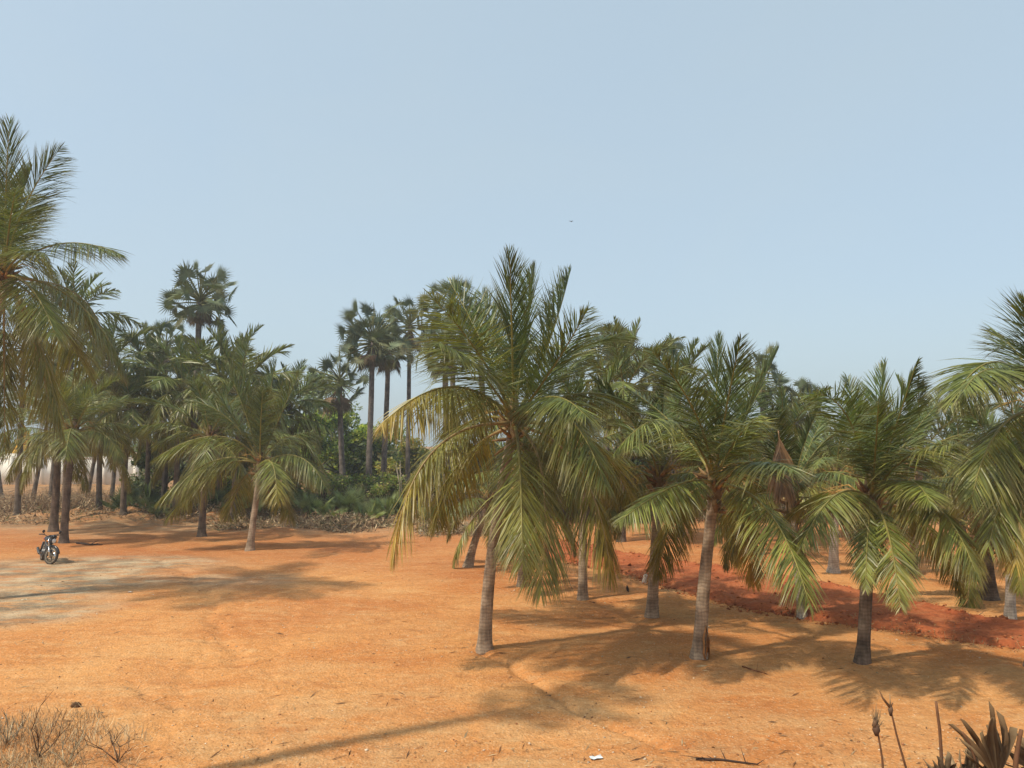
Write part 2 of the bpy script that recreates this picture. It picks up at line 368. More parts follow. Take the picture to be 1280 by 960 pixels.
# ---------------------------------------------------------------- stones, clods, litter (uncountable)
def blobs(mb, P, S, cols, rng, flat=.6):
    n = len(P)
    base = np.array([[1,0,0],[-1,0,0],[0,1,0],[0,-1,0],[0,0,1],[0,0,-1.]])
    V = base[None]*S[:, None, None]*(1+.35*rng.normal(size=(n, 6, 1)))+.25*S[:, None, None]*rng.normal(size=(n, 6, 3))
    V[:, :, 2] *= flat; a = rng.uniform(0, 6.28, n); ca, sa = np.cos(a), np.sin(a)
    V = np.stack([V[..., 0]*ca[:, None]-V[..., 1]*sa[:, None], V[..., 0]*sa[:, None]+V[..., 1]*ca[:, None], V[..., 2]], -1)+P[:, None]
    f = np.array([[0,2,4],[2,1,4],[1,3,4],[3,0,4],[2,0,5],[1,2,5],[3,1,5],[0,3,5]])
    mb_n = mb.n
    Fq = (np.arange(n)[:, None, None]*6+f[None]).reshape(-1, 3)+mb_n
    mb.V.append(V.reshape(-1, 3)); mb.F4.append(np.concatenate([Fq, np.full((len(Fq), 1), -1)], 1)); mb.C.append(np.repeat(cols, 6, 0)); mb.n += n*6
rng = np.random.default_rng(21)
def scatter(n, ymin, ymax, power=1.6, margin=1.12):
    y = ymin+(ymax-ymin)*rng.random(n)**power; x = (rng.random(n)*2-1)*y*.667*margin
    return x, y
st = MB()
n = 15000; x, y = scatter(n, 9.0, 30)
k = fbm(x*.5, y*.5, 3, 51)+.35*fbm(x*2.2, y*2.2, 2, 52)+.10*(y < 12.5); keep = rng.random(n) < np.clip(.22+2.4*k, .03, 1); x, y = x[keep], y[keep]; n = len(x)
S = .006+.02*rng.random(n)**4
pal = np.array([[.56,.33,.16],[.62,.46,.29],[.36,.17,.08],[.52,.22,.09],[.70,.56,.40]])
blobs(st, np.stack([x, y, gz(x, y)+S*.2], 1), S, pal[rng.integers(0, 5, n)]*rng.uniform(.7, 1.15, (n, 1)), rng)
tag(st.build('gravel', M_STONE), kind='stuff')
cl = MB(); n = 4000; iu = rng.integers(0, nu, n); e = np.where(rng.random(n) < .5, rng.normal(4, 2.2, n), np.where(rng.random(n) < .6, rng.normal(nv-7, 2.2, n), rng.uniform(0, nv, n))); iv = np.clip(e, 0, nv-1).astype(int)
S = .012+.055*rng.random(n)**5; P = np.stack([RX[iu, iv]+rng.normal(0, .08, n), RY[iu, iv]+rng.normal(0, .08, n), RZ[iu, iv]+S*.15], 1)
P[:, 2] = np.maximum(P[:, 2], gz(P[:, 0], P[:, 1])+S*.1)
blobs(cl, P, S, np.array([[.40,.135,.05]])*rng.uniform(.6, 1.35, (n, 1)), rng, .75)
tag(cl.build('soil_clods', M_STONE), kind='stuff')
# straw bits, broken leaflets and twigs lying on the soil
lt = MB(); n = 7500; x, y = scatter(n, 8.6, 33, 1.3)
d1 = seg_dist(x, y, RILL1); d2 = seg_dist(x, y, RILL2); d3 = seg_dist(x, y, RILL3)
pr = .10+.9*np.exp(-(d1/.25)**2)+.5*np.exp(-(d2/.4)**2)+np.exp(-(d3/.2)**2)+1.4*np.clip(fbm(x*.45, y*.45, 3, 55)-.05, 0, 1)+.5*(y < 11.3)
for (bx, by) in [(605,810),(873,822),(1077,830),(815,770),(728,750)]:
    q = on_ground(bx, by); pr = pr+1.5*np.exp(-((x-q[0])**2+(y-q[1])**2)/.45)
keep = rng.random(n) < pr; x, y = x[keep], y[keep]; n = len(x)
a = rng.uniform(0, PI, n); L = .03+.16*rng.random(n)**3; d = np.stack([np.cos(a), np.sin(a), rng.normal(0, .12, n)], 1); s = np.stack([-np.sin(a), np.cos(a), rng.normal(0, .5, n)], 1)
P = np.stack([x, y, gz(x, y)+.012], 1); wd = (.003+.008*rng.random(n))[:, None]; L = L[:, None]
V = np.stack([P-d*L, P+s*wd+[0, 0, .006], P+d*L, P-s*wd], 1).reshape(-1, 3)
pal = np.array([[.42,.29,.15],[.28,.16,.08],[.16,.09,.05],[.55,.42,.24],[.36,.18,.08]])
lt.add(V, np.arange(n)[:, None]*4+np.arange(4), np.repeat(pal[rng.integers(0, 5, n)]*rng.uniform(.7, 1.1, (n, 1)), 4, 0))
tag(lt.build('leaf_litter', M_DRY), kind='stuff')

# ---------------------------------------------------------------- coconut palms
def bez(P0, C, T, n=30):
    t = np.linspace(0, 1, 80)[:, None]; P = (1-t)**2*P0+2*t*(1-t)*C+t*t*T
    return resample(P, n)
GREEN = np.array([.175, .200, .040]); DARK = np.array([.052, .080, .025]); LIME = np.array([.23, .26, .045])
YELL = np.array([.44, .31, .055]); BROWN = np.array([.26, .16, .085])
def frond_arrays(P0, C, T, age=.3, twist=0., nleaf=112, nseg=3, lw=.030, ll=1.2, lime=0., rng=RNG, tipyellow=0., full=False):
    """leaflets of one pinnate frond along a curve; returns V,F,colours and the midrib path"""
    K = 34; P = bez(P0, C, T, K); L = np.linalg.norm(np.diff(P, axis=0), axis=1).sum()
    Tn = unit(np.gradient(P, axis=0))
    N = np.zeros_like(Tn); up = np.array([0, 0, 1.])
    hor = C-P0; hor = np.array([hor[0], hor[1], 0]); hor = hor/(np.linalg.norm(hor)+1e-6)
    v = up*1.0-hor*.25; v = v-Tn[0]*np.dot(v, Tn[0]); v /= np.linalg.norm(v)
    for i in range(K):
        v = v-Tn[i]*np.dot(v, Tn[i]); v /= np.linalg.norm(v); N[i] = v
    S = np.cross(Tn, N)
    u0 = .14 if age > .15 else .10
    u = np.linspace(u0, .995, nleaf)
    u = np.concatenate([u, u+.5*(u[1]-u[0])]).clip(0, 1); side = np.concatenate([np.ones(nleaf), -np.ones(nleaf)])
    u = (u+rng.normal(0, .003, len(u))).clip(.05, 1)
    # wind-torn gaps, and leaflets leaning together in clumps
    ph = rng.random()*90; gapn = vnoise(u*16+ph, side*7.3, 3); kp = gapn > rng.uniform(.03, .17); kp[::9] = True; u = u[kp]; side = side[kp]
    lean_ = (vnoise(u*26+ph, side*5.1, 8)-.5)
    f = u*(K-1); i0 = np.clip(f.astype(int), 0, K-2); fr = (f-i0)[:, None]
    lerp = lambda A: A[i0]*(1-fr)+A[i0+1]*fr
    p = lerp(P); t = unit(lerp(Tn)); nn = unit(lerp(N)); s = unit(lerp(S))*side[:, None]
    tw = (twist*u**1.3)[:, None]
    s2 = s*np.cos(tw)+nn*np.sin(tw)*side[:, None]; n2 = nn*np.cos(tw)-s*np.sin(tw)*side[:, None]
    prof = np.clip(np.sin(PI*np.clip((u-u0)/(1-u0)*.86+.13, 0, 1))**.7, .22, 1)
    lenl = ll*(1+.22*min(1, max(0, (age-.3)/.3)))*prof*rng.uniform(.86, 1.08, len(u))*(L/4.2)
    alpha = np.radians((44+24*min(1, age*1.6))-(22+14*age)*u**1.3+rng.normal(0, 4.5, len(u))+26*lean_)[:, None]
    beta = np.radians(56*max(0, 1-age*1.9)+8-12*age+rng.normal(0, 9, len(u)))[:, None]
    d = np.cos(alpha)*t+np.sin(alpha)*(s2*np.cos(beta)+n2*np.sin(beta)); d = unit(d)
    g = (.13+.62*age)*rng.uniform(.7, 1.3, len(u))[:, None]*np.where(rng.random(len(u)) < .08, 1.8, 1)[:, None]
    w = unit(t-d*np.sum(t*d, 1, keepdims=True)); roll = rng.normal(0, .55, len(u))[:, None]
    b = np.cross(d, w); w = unit(w*np.cos(roll)+b*np.sin(roll))
    wid = [.55, 1.0, .8, .06] if nseg == 3 else [.8, 1.0, .08]
    d = unit(d+g*np.array([0, 0, -1.])*1.0)
    pts = []; q = p.copy(); step = (lenl/nseg)[:, None]
    for k in range(nseg+1):
        hw = w*(lw*.5*wid[k])*(.6+.4*prof[:, None])
        pts.append(q-hw); pts.append(q+hw)
        d = unit(d+g*np.array([0, 0, -1.])*(.10+.18*k)); q = q+d*step
    V = np.stack(pts, 1); m = 2*(nseg+1)
    base = np.arange(len(u))[:, None, None]*m; kk = (np.arange(nseg)*2)[None, :, None]
    Fq = (base+kk+np.array([0, 1, 3, 2])[None, None]).reshape(-1, 4)
    # leaf colour
    k_ = np.clip(age/.6, 0, 1); c = (np.array([.088, .150, .046])*(1-k_)+np.array([.188, .222, .046])*k_)*rng.uniform(.82, 1.2)+0*u[:, None]
    c = c*(1-lime)+LIME*lime
    mixd = np.clip(.45+.5*fbm(u*7+rng.random()*50, side*3, 2, 5)+rng.normal(0, .28, len(u)), 0, 1)[:, None]
    c = c*(1-.7*mixd)+DARK*.7*mixd
    c = c*rng.uniform(.75, 1.3, (len(u), 1))
    yl = np.clip(max(0, age-.55)*.7+tipyellow*sstep(.45, .95, u)+rng.normal(0, .07, len(u)), 0, 1)[:, None]
    c = c*(1-yl)+YELL*yl
    cc = np.repeat(c[:, None], m, 1)
    tipb = np.linspace(0, 1, nseg+1).repeat(2)[None, :, None]**3*(.25+.35*age)
    cc = cc*(1-tipb)+BROWN*tipb
    if age > 1.2: cc = np.repeat((BROWN*rng.uniform(.7, 1.25, (len(u), 1)))[:, None], m, 1)
    return V.reshape(-1, 3), Fq, cc.reshape(-1, 3), P, L
def make_frond(root, org, P0, C, T, age, rng, rib=True, **kw):
    V, Fq, cc, P, L = frond_arrays(P0, C, T, age, rng=rng, **kw)
    o = MB().add(V, Fq, cc).build('frond', M_LEAF, root, org)
    R = np.linspace(1, .1, len(P))*.036*(L/4.2); R[:3] *= np.array([1.9, 1.5, 1.2])
    rc = np.array([.24, .21, .055]) if age < .8 else np.array([.30, .21, .085])
    if age > 1.2: rc = np.array([.25, .15, .08])
    r = MB(); add_tube(r, P[::2], R[::2], 6, rc); r.build('midrib', M_RIB, o, None if False else org, True)
    return o
def auto_fronds(heart, n, L, rng, e_hi=84, e_lo=-25, az0=0, bend=1.0):
    out = []
    for i in range(n):
        f = i/(n-1); az = az0+i*2.39996+rng.normal(0, .15)
        e0 = math.radians(e_hi+(e_lo-e_hi)*f**1.1+rng.normal(0, 4)); e1 = e0-math.radians(bend*(22+68*f**.7)+rng.normal(0, 8))
        e1 = max(e1, math.radians(-86)); l = L*(.72+.28*min(1, f*4))*rng.uniform(.92, 1.06)
        dv = lambda e: np.array([math.cos(e)*math.cos(az), math.cos(e)*math.sin(az), math.sin(e)])
        st_ = heart+np.array([math.cos(az), math.sin(az), 0])*.10+np.array([0, 0, .30*(1-f)-.10])
        C = st_+dv(e0)*l*.5; T = C+dv(e1)*l*.5
        out.append((st_, C, T, .06+.82*f, rng.normal(0, .5)))
    return out
def px_fronds(heart, spec, rng):
    """fronds whose bend and tip are measured in the photograph; depth is solved from the frond's real length"""
    Y0 = heart[1]; out = []
    for s in spec:
        cx, cy, tx, ty, sg, L, age = s[:7]
        lo, hi = 0, 5.5
        for _ in range(30):
            dy = (lo+hi)/2
            C = at(cx, cy, Y0+sg*dy*.5); T = at(tx, ty, Y0+sg*dy)
            ln = (np.linalg.norm(C-heart)+np.linalg.norm(T-C)+np.linalg.norm(T-heart))/2
            if ln < L: lo = dy
            else: hi = dy
        d = C-heart; d = d/(np.linalg.norm(d)+1e-6); st_ = heart+np.array([d[0]*.14, d[1]*.14, d[2]*.25])
        out.append((st_, C, T, age, s[7] if len(s) > 7 else rng.normal(0, .35), s[8] if len(s) > 8 else {}))
    return out
def trunk_path(base, heart, bow, n=46):
    C = (base+heart)/2+np.asarray(bow, float); t = np.linspace(0, 1, n)[:, None]
    return (1-t)**2*base+2*t*(1-t)*C+t*t*heart
def make_trunk(root, org, base, heart, r0, r1, mat, bow=(0, 0, 0), rng=RNG, name='trunk', flare=.55):
    P = trunk_path(base-np.array([0, 0, .12]), heart, bow); t = np.linspace(0, 1, len(P)); Lt = np.linalg.norm(heart-base)
    R = r1+(r0-r1)*(1-t)**1.2+r0*flare*np.exp(-(t*Lt/.28)**1.3)
    R = R*(1+.012*np.sin(t*Lt*30+rng.random()*6)+rng.normal(0, .014, len(P)))
    V, Fq = tube_arrays(P, R, 14)
    k = 14*len(P); ang = np.tile(np.arange(14), len(P))
    jit = 1+.05*np.sin(ang*1.35+np.repeat(t*5, 14)*1.7); PP = np.repeat(P, 14, 0); V[:k] = PP+(V[:k]-PP)*jit[:, None]
    m = MB(); m.V.append(V); m.F4.append(Fq); m.C.append(np.full((len(V), 3), .5)); m.n = len(V)
    return m.build(name, mat, root, org, True)
def make_crown_base(root, org, heart, rng, r=.16, sc=1.0):
    """fibrous sheaths and cut leaf bases round the growing point"""
    m = MB(); 
    P = np.array([heart+[0, 0, z] for z in (-.55, -.35, -.1, .2, .5, .75)])*1.0
    add_tube(m, P, np.array([r*.95, r*1.15, r*1.35, r*1.25, r*.8, r*.25])*sc, 10, (.17, .115, .06))
    for i in range(26):
        a = rng.uniform(0, 6.28); z = rng.uniform(-.55, .25); o_ = np.array([math.cos(a), math.sin(a), 0]); p = heart+o_*r*1.0+[0, 0, z]
        l = rng.uniform(.18, .5)*sc; up_ = rng.uniform(.3, 1.4) if z > -.3 else rng.uniform(-1., .5)
        q = p+(o_+[0, 0, up_])/math.hypot(1, up_)*l
        add_tube(m, [p, (p+q)/2+o_*.03, q], [.045*sc, .036*sc, .008], 5, np.array([.24, .15, .07])*rng.uniform(.55, 1.5))
    o = m.build('leaf_sheath', M_FIBRE, root, org)
    s = MB()
    for i in range(5):
        a = rng.uniform(0, 6.28); o_ = np.array([math.cos(a), math.sin(a), 0]); p = heart+o_*r*.9+[0, 0, rng.uniform(-.1, .25)]
        q = p+o_*.35+[0, 0, .25]; e = q+o_*.3+[0, 0, -.05]
        add_tube(s, [p, q, e], [.02, .018, .006], 5, (.36, .22, .07))
        for j in range(9):
            w_ = e+(q-e)*rng.random()*.7; add_tube(s, [w_, w_+unit(rng.normal(size=3)+o_*.8-[0, 0, .3])*rng.uniform(.15, .32)], [.007, .003], 4, (.42, .27, .09), False)
    s.build('flower_stalk', M_FIBRE, root, org)
    return o

def coconut(label, base_px, heart_px, spec=None, auto=0, L=4.0, r0=.19, r1=.12, mat=None, seed=1, group=None, bow=(0,0,0), e_lo=-25, dY=0, nleaf=150, lw=.025, lime=0, Y=None, bend=1.0, ll=1.2, name='coconut_palm'):
    rng = np.random.default_rng(seed)
    b = on_ground(*base_px) if Y is None else at(base_px[0], HORIZ, Y)
    b[2] = gz1(b[0], b[1]); heart = at(heart_px[0], heart_px[1], b[1]+dY)
    root = thing(name, b, label, 'palm tree', group)
    make_trunk(root, b, b, heart, r0, r1, mat or M_TRUNK, bow, rng)
    make_crown_base(root, b, heart, rng, r1*1.15)
    fr = px_fronds(heart, spec, rng) if spec else []
    if auto: fr += auto_fronds(heart, auto, L, rng, e_lo=e_lo, az0=rng.uniform(0, 6.28), bend=bend)
    for f in fr:
        k = dict(f[5]) if len(f) > 5 else {}
        k.setdefault('ll', ll*rng.uniform(.9, 1.08))
        if lime and 'lime' not in k: k['lime'] = lime*max(0, 1-f[3]*1.2)
        make_frond(root, b, f[0], f[1], f[2], f[3], rng, twist=f[4], nleaf=nleaf, lw=lw, **k)
    return root, b, heart

NEAR = 'coconut palms standing in the orange clearing'
A_SPEC = [(655,430,668,334,1,3.9,.05,.4),(622,430,602,366,1,4.1,.15,.5),(560,560,545,660,1,4.2,.8),(600,470,560,540,1,4.1,.55),(690,470,732,520,-1,4.0,.5,.3),(640,450,652,420,1,3.8,.2),(640,425,637,316,-1,4.1,.05,.2),(690,435,713,338,1,4.1,.12,.9),(698,455,735,386,-1,4.0,.18),(700,470,738,440,1,4.0,.3),
 (603,432,534,366,-1,4.3,.38,-.3,dict(lime=.5)),(592,440,548,428,-1,4.2,.45,.3),(600,415,562,352,1,4.2,.2),(588,476,540,486,1,4.2,.5),
 (565,441,476,532,-1,4.4,.72,.3,dict(tipyellow=.55)),(514,522,490,700,-1,4.6,.80,-.5,dict(tipyellow=.9)),(575,500,512,610,1,4.3,.75,.2,dict(tipyellow=.3)),
 (652,556,653,712,-1,4.4,.75,.25,dict(tipyellow=.15)),(695,560,676,742,-1,4.4,.85,-.3),(746,552,764,722,-1,4.4,.80,.4,dict(tipyellow=.5)),(712,474,757,608,-1,4.3,.62,.5),
 (735,465,798,512,1,4.3,.5),(702,418,792,422,1,4.3,.3),(762,520,792,640,1,4.4,.7,.2),]
tA, bA, hA = coconut('yellow-green coconut palm with ringed leaning trunk, tallest palm in the middle of clearing', (605,810), (643,530), A_SPEC, r0=.138, r1=.098, seed=11, group=NEAR, bow=(-.22,0,.0))
B_SPEC = [(906,510,926,424,-1,3.9,.12,.2),(894,500,899,418,1,4.0,.05),(932,520,974,434,1,4.1,.12,1.1),(880,505,812,436,-1,4.2,.25,.2),
 (842,470,768,566,-1,4.2,.5,-.6),(852,588,774,652,-1,3.7,.55,.4,dict(lime=.6)),(838,610,822,722,1,4.2,.8,.2),
 (928,604,944,732,1,4.2,.9,0,dict(tipyellow=.7)),(972,606,1012,757,-1,4.3,.65,.3,dict(lime=.4)),(945,560,992,588,-1,4.0,.4),(925,520,960,476,1,4.0,.25),(860,535,786,486,1,4.2,.35),
 (938,568,1004,606,1,4.2,.5),(918,540,950,520,-1,3.9,.3,0,dict(lime=.5)),]
tB, bB, hB = coconut('coconut palm whose pale trunk has a brown rotten hollow at its foot', (873,822), (893,606), B_SPEC, ll=1.0, r0=.142, r1=.10, seed=12, group=NEAR, bow=(-.05,0,0))
C_SPEC = [(1094,545,1106,452,1,3.6,.06,.5),(1114,552,1146,452,-1,3.6,.1,1.2),(1082,560,1058,470,1,3.5,.1),(1062,474,1008,496,-1,3.8,.28,-.3),(1096,548,1098,500,-1,3.6,.3),(1128,552,1202,556,-1,3.7,.4,.2,dict(lime=.7)),
 (1142,575,1164,632,-1,3.4,.4,.2,dict(lime=.7)),(1176,588,1222,722,-1,3.9,.75,.5),(1042,588,1002,682,-1,3.7,.7,-.4),(1085,632,1082,736,-1,3.3,.55,.1,dict(lime=.55,tipyellow=.15,ll=.72)),(1112,640,1126,760,-1,3.8,.6,-.1,dict(lime=.6,tipyellow=.2,ll=.72)),
 (1172,630,1202,742,1,3.8,.85),(1036,592,984,648,1,3.8,.6),(1122,560,1172,505,1,3.7,.25),]
tC, bC, hC = coconut('low coconut palm with dark brown trunk and broad dark crown, right of hollow-footed palm', (1077,830), (1090,628), C_SPEC, ll=.92, r0=.118, r1=.11, mat=M_TRUNKD, seed=13, group=NEAR)
D_SPEC = [(6,235,12,152,-1,4.3,.08),(20,258,76,184,-1,4.4,.2,.5),(0,250,-40,165,1,4.4,.1),(71,281,151,318,-1,4.5,.42,-.2),(106,348,158,468,-1,4.8,.62,.4),(48,392,80,548,-1,4.6,.75,.4),(4,400,6,560,-1,4.6,.8),
 (-22,400,-30,560,-1,4.6,.8),(-80,330,-130,450,1,4.6,.6),(60,372,112,470,1,4.6,.7),(44,400,66,530,1,4.6,.8),(-60,280,-150,280,-1,4.5,.4),(-30,260,-90,200,1,4.4,.3),(20,290,40,240,1,4.3,.3),(30,300,60,320,-1,4.3,.5),(-40,380,-90,540,1,4.6,.8),(40,340,70,420,-1,4.4,.6),(10,280,20,235,-1,4.3,.3)]
tD, bD, hD = coconut('tall coconut palm at the left edge whose drooping fronds hang in front of others', (-58,752), (6,345), D_SPEC, auto=4, e_lo=15, L=4.4, r0=.20, r1=.13, seed=14, group=NEAR, bow=(-.3,0,0))
M_SPEC = [(1300,430,1278,372,-1,4.3,.2),(1242,402,1188,505,-1,4.4,.45,.5),(1240,426,1204,490,-1,4.4,.5,-.4),(1236,508,1214,628,-1,4.4,.7,.6),(1262,555,1236,684,-1,4.4,.75),
 (1282,556,1270,705,-1,4.4,.85,0,dict(tipyellow=.5)),(1340,400,1402,420,-1,4.4,.4),(1362,480,1424,600,-1,4.5,.6),(1330,560,1372,705,-1,4.5,.8),(1330,440,1340,372,1,4.1,.05),(1282,440,1240,412,1,4.4,.3),(1340,440,1400,480,1,4.4,.5),(1310,420,1340,350,-1,4.3,.2),(1250,520,1195,640,1,4.5,.75),(1320,540,1340,690,1,4.4,.8)]
tM, bM, hM = coconut('big coconut palm cut by the right edge, its dark fronds arching into view', (1296,836), (1306,512), M_SPEC, ll=1.1, r0=.17, r1=.12, mat=M_TRUNKD, seed=15, group=NEAR)
G_SPEC = [(333,512,345,450,1,3.6,.08,.6),(316,510,300,462,-1,3.6,.15),(350,520,374,466,1,3.8,.2),(283,515,190,575,-1,4.4,.5,.2,dict(lime=.3)),(268,552,196,628,-1,4.4,.65,.2,dict(lime=.3)),(275,560,208,650,1,4.3,.7),(372,508,406,590,-1,4.1,.45,.3,dict(lime=.3)),
 (382,548,408,612,-1,4.1,.55),(346,560,346,628,-1,3.9,.6,0,dict(tipyellow=.4)),(300,590,284,650,1,4.0,.8),(345,595,366,650,1,4.0,.8),(288,505,232,500,1,4.2,.35),(300,525,250,470,1,4.2,.3),(305,500,280,455,1,4.0,.2),(325,515,330,480,-1,3.8,.3),(355,540,395,540,1,4.0,.45),(338,558,336,616,-1,1.7,1.4)]
coconut('slim light-trunked coconut palm with arching yellowish fronds beside a soil heap, left of clearing', (312,688), (325,582), G_SPEC, auto=2, L=3.8, e_lo=20, r0=.15, r1=.10, seed=16, group=NEAR, nleaf=112, lw=.030)
MIDG = 'coconut palms at the left end of the clearing'
coconut('coconut palm with bright lime young fronds, right trunk of the pair behind the motorcycle', (80,678), (93,540), auto=20, L=4.0, r0=.17, r1=.12, mat=M_TRUNKD, seed=17, e_lo=-18, group=MIDG, nleaf=104, lw=.032, lime=.9, bow=(-.15,0,0))
coconut('coconut palm with a thick straight grey trunk, left of the pair behind the motorcycle', (67,664), (74,545), auto=16, L=3.9, r0=.20, e_lo=-10, r1=.14, mat=M_TRUNKD, seed=18, group=MIDG, nleaf=100, lw=.034)
coconut('dark-trunked coconut palm rising just behind the slim light-trunked palm', (252,671), (262,548), auto=18, L=4.4, r0=.17, r1=.13, mat=M_TRUNKD, seed=19, group=MIDG, nleaf=100, lw=.034, bow=(-.1,0,0))
BACKG = 'coconut palms standing behind the front row'
coconut('short coconut palm leaning right behind the tallest middle palm, with yellowing hanging fronds', (584,708), (611,628), auto=12, L=2.8, r0=.15, r1=.11, seed=20, group=BACKG, ll=.95, nleaf=108, lw=.030, bow=(-.1,0,0), e_lo=-40)
coconut('coconut palm hidden behind the tallest middle palm, only its short grey trunk foot showing', (652,733), (655,600), auto=11, L=3.2, r0=.125, r1=.10, seed=21, group=BACKG, ll=.95, nleaf=108, lw=.030)
coconut('straight-trunked coconut palm just right of the tallest middle palm and before the red track', (728,750), (730,560), auto=13, L=3.6, e_lo=-12, r0=.125, r1=.10, seed=22, group=BACKG, ll=.95, nleaf=116, lw=.029)
coconut('coconut palm with a smooth grey trunk beside the small white marker stone', (814,771), (824,600), auto=13, L=3.5, r0=.14, r1=.105, seed=23, group=BACKG, ll=.95, nleaf=116, lw=.029, e_lo=-15)
coconut('coconut palm on the red track edge with a pale dead frond hanging to the ground', (1003,772), (988,618), spec=[(968,560,960,520,-1,3.0,.2),(1010,560,1030,520,1,3.2,.2),(945,570,925,650,1,3.6,.6),(1000,600,1008,772,-1,3.3,1.4)], auto=10, L=3.2, e_lo=-10, r0=.10, r1=.085, mat=M_TRUNKP, seed=24, group=BACKG, ll=.95, nleaf=112, lw=.029)
coconut('coconut palm beyond the red track, its leaning trunk seen just right of the hollow-footed palm', (935,694), (940,610), auto=12, L=3.3, e_lo=-5, r0=.16, r1=.12, seed=25, group=BACKG, ll=.95, nleaf=92, lw=.035)
coconut('pale-trunked coconut palm far beyond the red track, left of the dark-trunked low palm', (1041,716), (1045,600), auto=13, L=3.4, e_lo=-5, r0=.16, r1=.12, mat=M_TRUNKP, seed=26, group=BACKG, ll=.95, nleaf=92, lw=.035)
coconut('coconut palm with a whitewashed trunk standing beyond the red track near the right edge', (1262,775), (1264,620), auto=12, L=3.4, e_lo=-10, r0=.115, r1=.09, mat=M_TRUNKP, seed=27, group=BACKG, ll=.95, nleaf=112, lw=.030)
coconut('stubby dark coconut palm with fronds sweeping the ground left of the whitewashed trunk', (1236,748), (1232,668), auto=14, L=3.2, r0=.20, r1=.15, mat=M_TRUNKD, seed=28, group=BACKG, ll=.95, nleaf=100, lw=.034, e_lo=-20)
coconut('coconut palm behind the dark-trunked low palm, its crown top filling the gap on its right', (1140,716), (1150,570), auto=14, L=3.6, e_lo=-10, r0=.15, r1=.11, seed=29, group=BACKG, ll=.95, nleaf=92, lw=.035)

rgb_ = np.random.default_rng(333)
make_frond(tB, bB, hB+[.12, 0, .1], at(925, 545, hB[1]-.5), at(973, 538, hB[1]-1.0), .4, rgb_, nleaf=60, lw=.03, ll=.7)
tag(make_frond(tB, bB, at(973, 538, hB[1]-1.0), at(975, 560, hB[1]-1.05), at(979, 612, hB[1]-1.1), 1.4, rgb_, nleaf=46, lw=.05, ll=2.4), 'broken brown dry frond tip hanging straight down')
# rotten hollow at the foot of one trunk, a part of it
def hollow():
    m = MB(); c = bB+np.array([.115, -.135, .0]); nrm = unit(np.array([.62, -.78, 0.]))
    s = np.array([.78, .62, 0.])
    out = [(-.05,.02),(.05,.0),(.085,.12),(.07,.28),(.085,.40),(.03,.50),(.02,.66),(-.02,.52),(-.06,.42),(-.05,.26),(-.085,.14)]
    V = [c+s*x+np.array([0,0,z])+nrm*(.045-.05*z) for x, z in out]; ctr = c+nrm*.0+np.array([0,0,.26])-nrm*.03
    V2 = [v-nrm*.05 for v in V]
    n = len(V); F_ = [[i, (i+1) % n, n+(i+1) % n, n+i] for i in range(n)]
    m.add(np.array(V+V2), F_, (.33, .16, .06)); m.add(np.array(V2+[ctr-nrm*.01]), np.array([[i, (i+1) % n, n] for i in range(n)]), (.10, .04, .018))
    rg = np.random.default_rng(4)
    for i in range(16):
        x = rg.uniform(-.08, .08); z = rg.uniform(.02, .34); p = c+s*x+[0, 0, z]+nrm*.03
        add_tube(m, [p, p+nrm*.015+[0, 0, rg.uniform(.08, .2)]], [.012, .004], 5, np.array([.38, .17, .06])*rg.uniform(.4, 1.2))
    tag(m.build('rotten_hollow', M_FIBRE, tB, bB), 'ragged red-brown rotten hollow at the trunk foot')
hollow()

# ------------------------------------------------ distant coconut palms: a few crowns, copied
def crown_mesh(seed, n, L, lime=0, e_lo=-25):
    rg = np.random.default_rng(seed); m = MB()
    for f in auto_fronds(np.zeros(3), n, L, rg, e_lo=e_lo, az0=rg.uniform(0, 6)):
        V, Fq, cc, P, l_ = frond_arrays(f[0], f[1], f[2], f[3], twist=f[4], nleaf=44, nseg=2, lw=.07, lime=lime*max(0, 1-f[3]), rng=rg)
        m.add(V, Fq, cc); add_tube(m, P[::4], np.linspace(.04, .008, len(P[::4])), 4, (.22, .19, .06), False)
    o = m.build('crown', M_LEAF); COL.objects.unlink(o); return o.data
CROWNS = [crown_mesh(101, 20, 4.0), crown_mesh(102, 22, 4.2, .4), crown_mesh(103, 18, 3.8)]
FARG = 'distant coconut palms behind the clearing'
def far_coconut(label, base_px_x, heart_px, Y, kind=0, sc=1., dx=0, mat=None, seed=0):
    rg = np.random.default_rng(seed+500); b = at(base_px_x, HORIZ, Y); b[2] = gz1(b[0], b[1]); h = at(heart_px[0], heart_px[1], Y)
    root = thing('coconut_palm', b, label, 'palm tree', FARG)
    make_trunk(root, b, b, h, .17, .12, mat or M_TRUNKD, (rg.normal(0, .15), 0, 0), rg)
    c = bpy.data.objects.new('crown', CROWNS[kind]); COL.objects.link(c); c.parent = root; c.location = tuple(h-b)
    c.scale = (sc, sc, sc); c.rotation_euler = (0, 0, rg.uniform(0, 6.28))
far_coconut('tall distant coconut palm whose crown rises just right of the big left-edge palm', 86, (92,400), 42, 0, 1.0, seed=1)
far_coconut('far coconut palm at the left edge before the pale wall', 6, (-14,505), 62, 1, .75, seed=2)
far_coconut('far coconut palm with trunk standing just right of the yellow tower', 44, (64,500), 60, 2, .8, seed=3)
far_coconut('far leaning coconut palm before the pale wall, right of the paired trunks', 112, (128,520), 64, 0, .8, seed=4)
far_coconut('far coconut palm at the right end of the pale wall', 142, (146,512), 60, 1, .85, seed=5)
far_coconut('distant coconut palm filling the dark gap left of the tall lone palmyra trunk', 186, (188,470), 48, 2, 1.1, seed=6)
far_coconut('distant coconut palm crown just below and right of the tall lone palmyra crown', 276, (280,478), 46, 1, 1.1, seed=7)
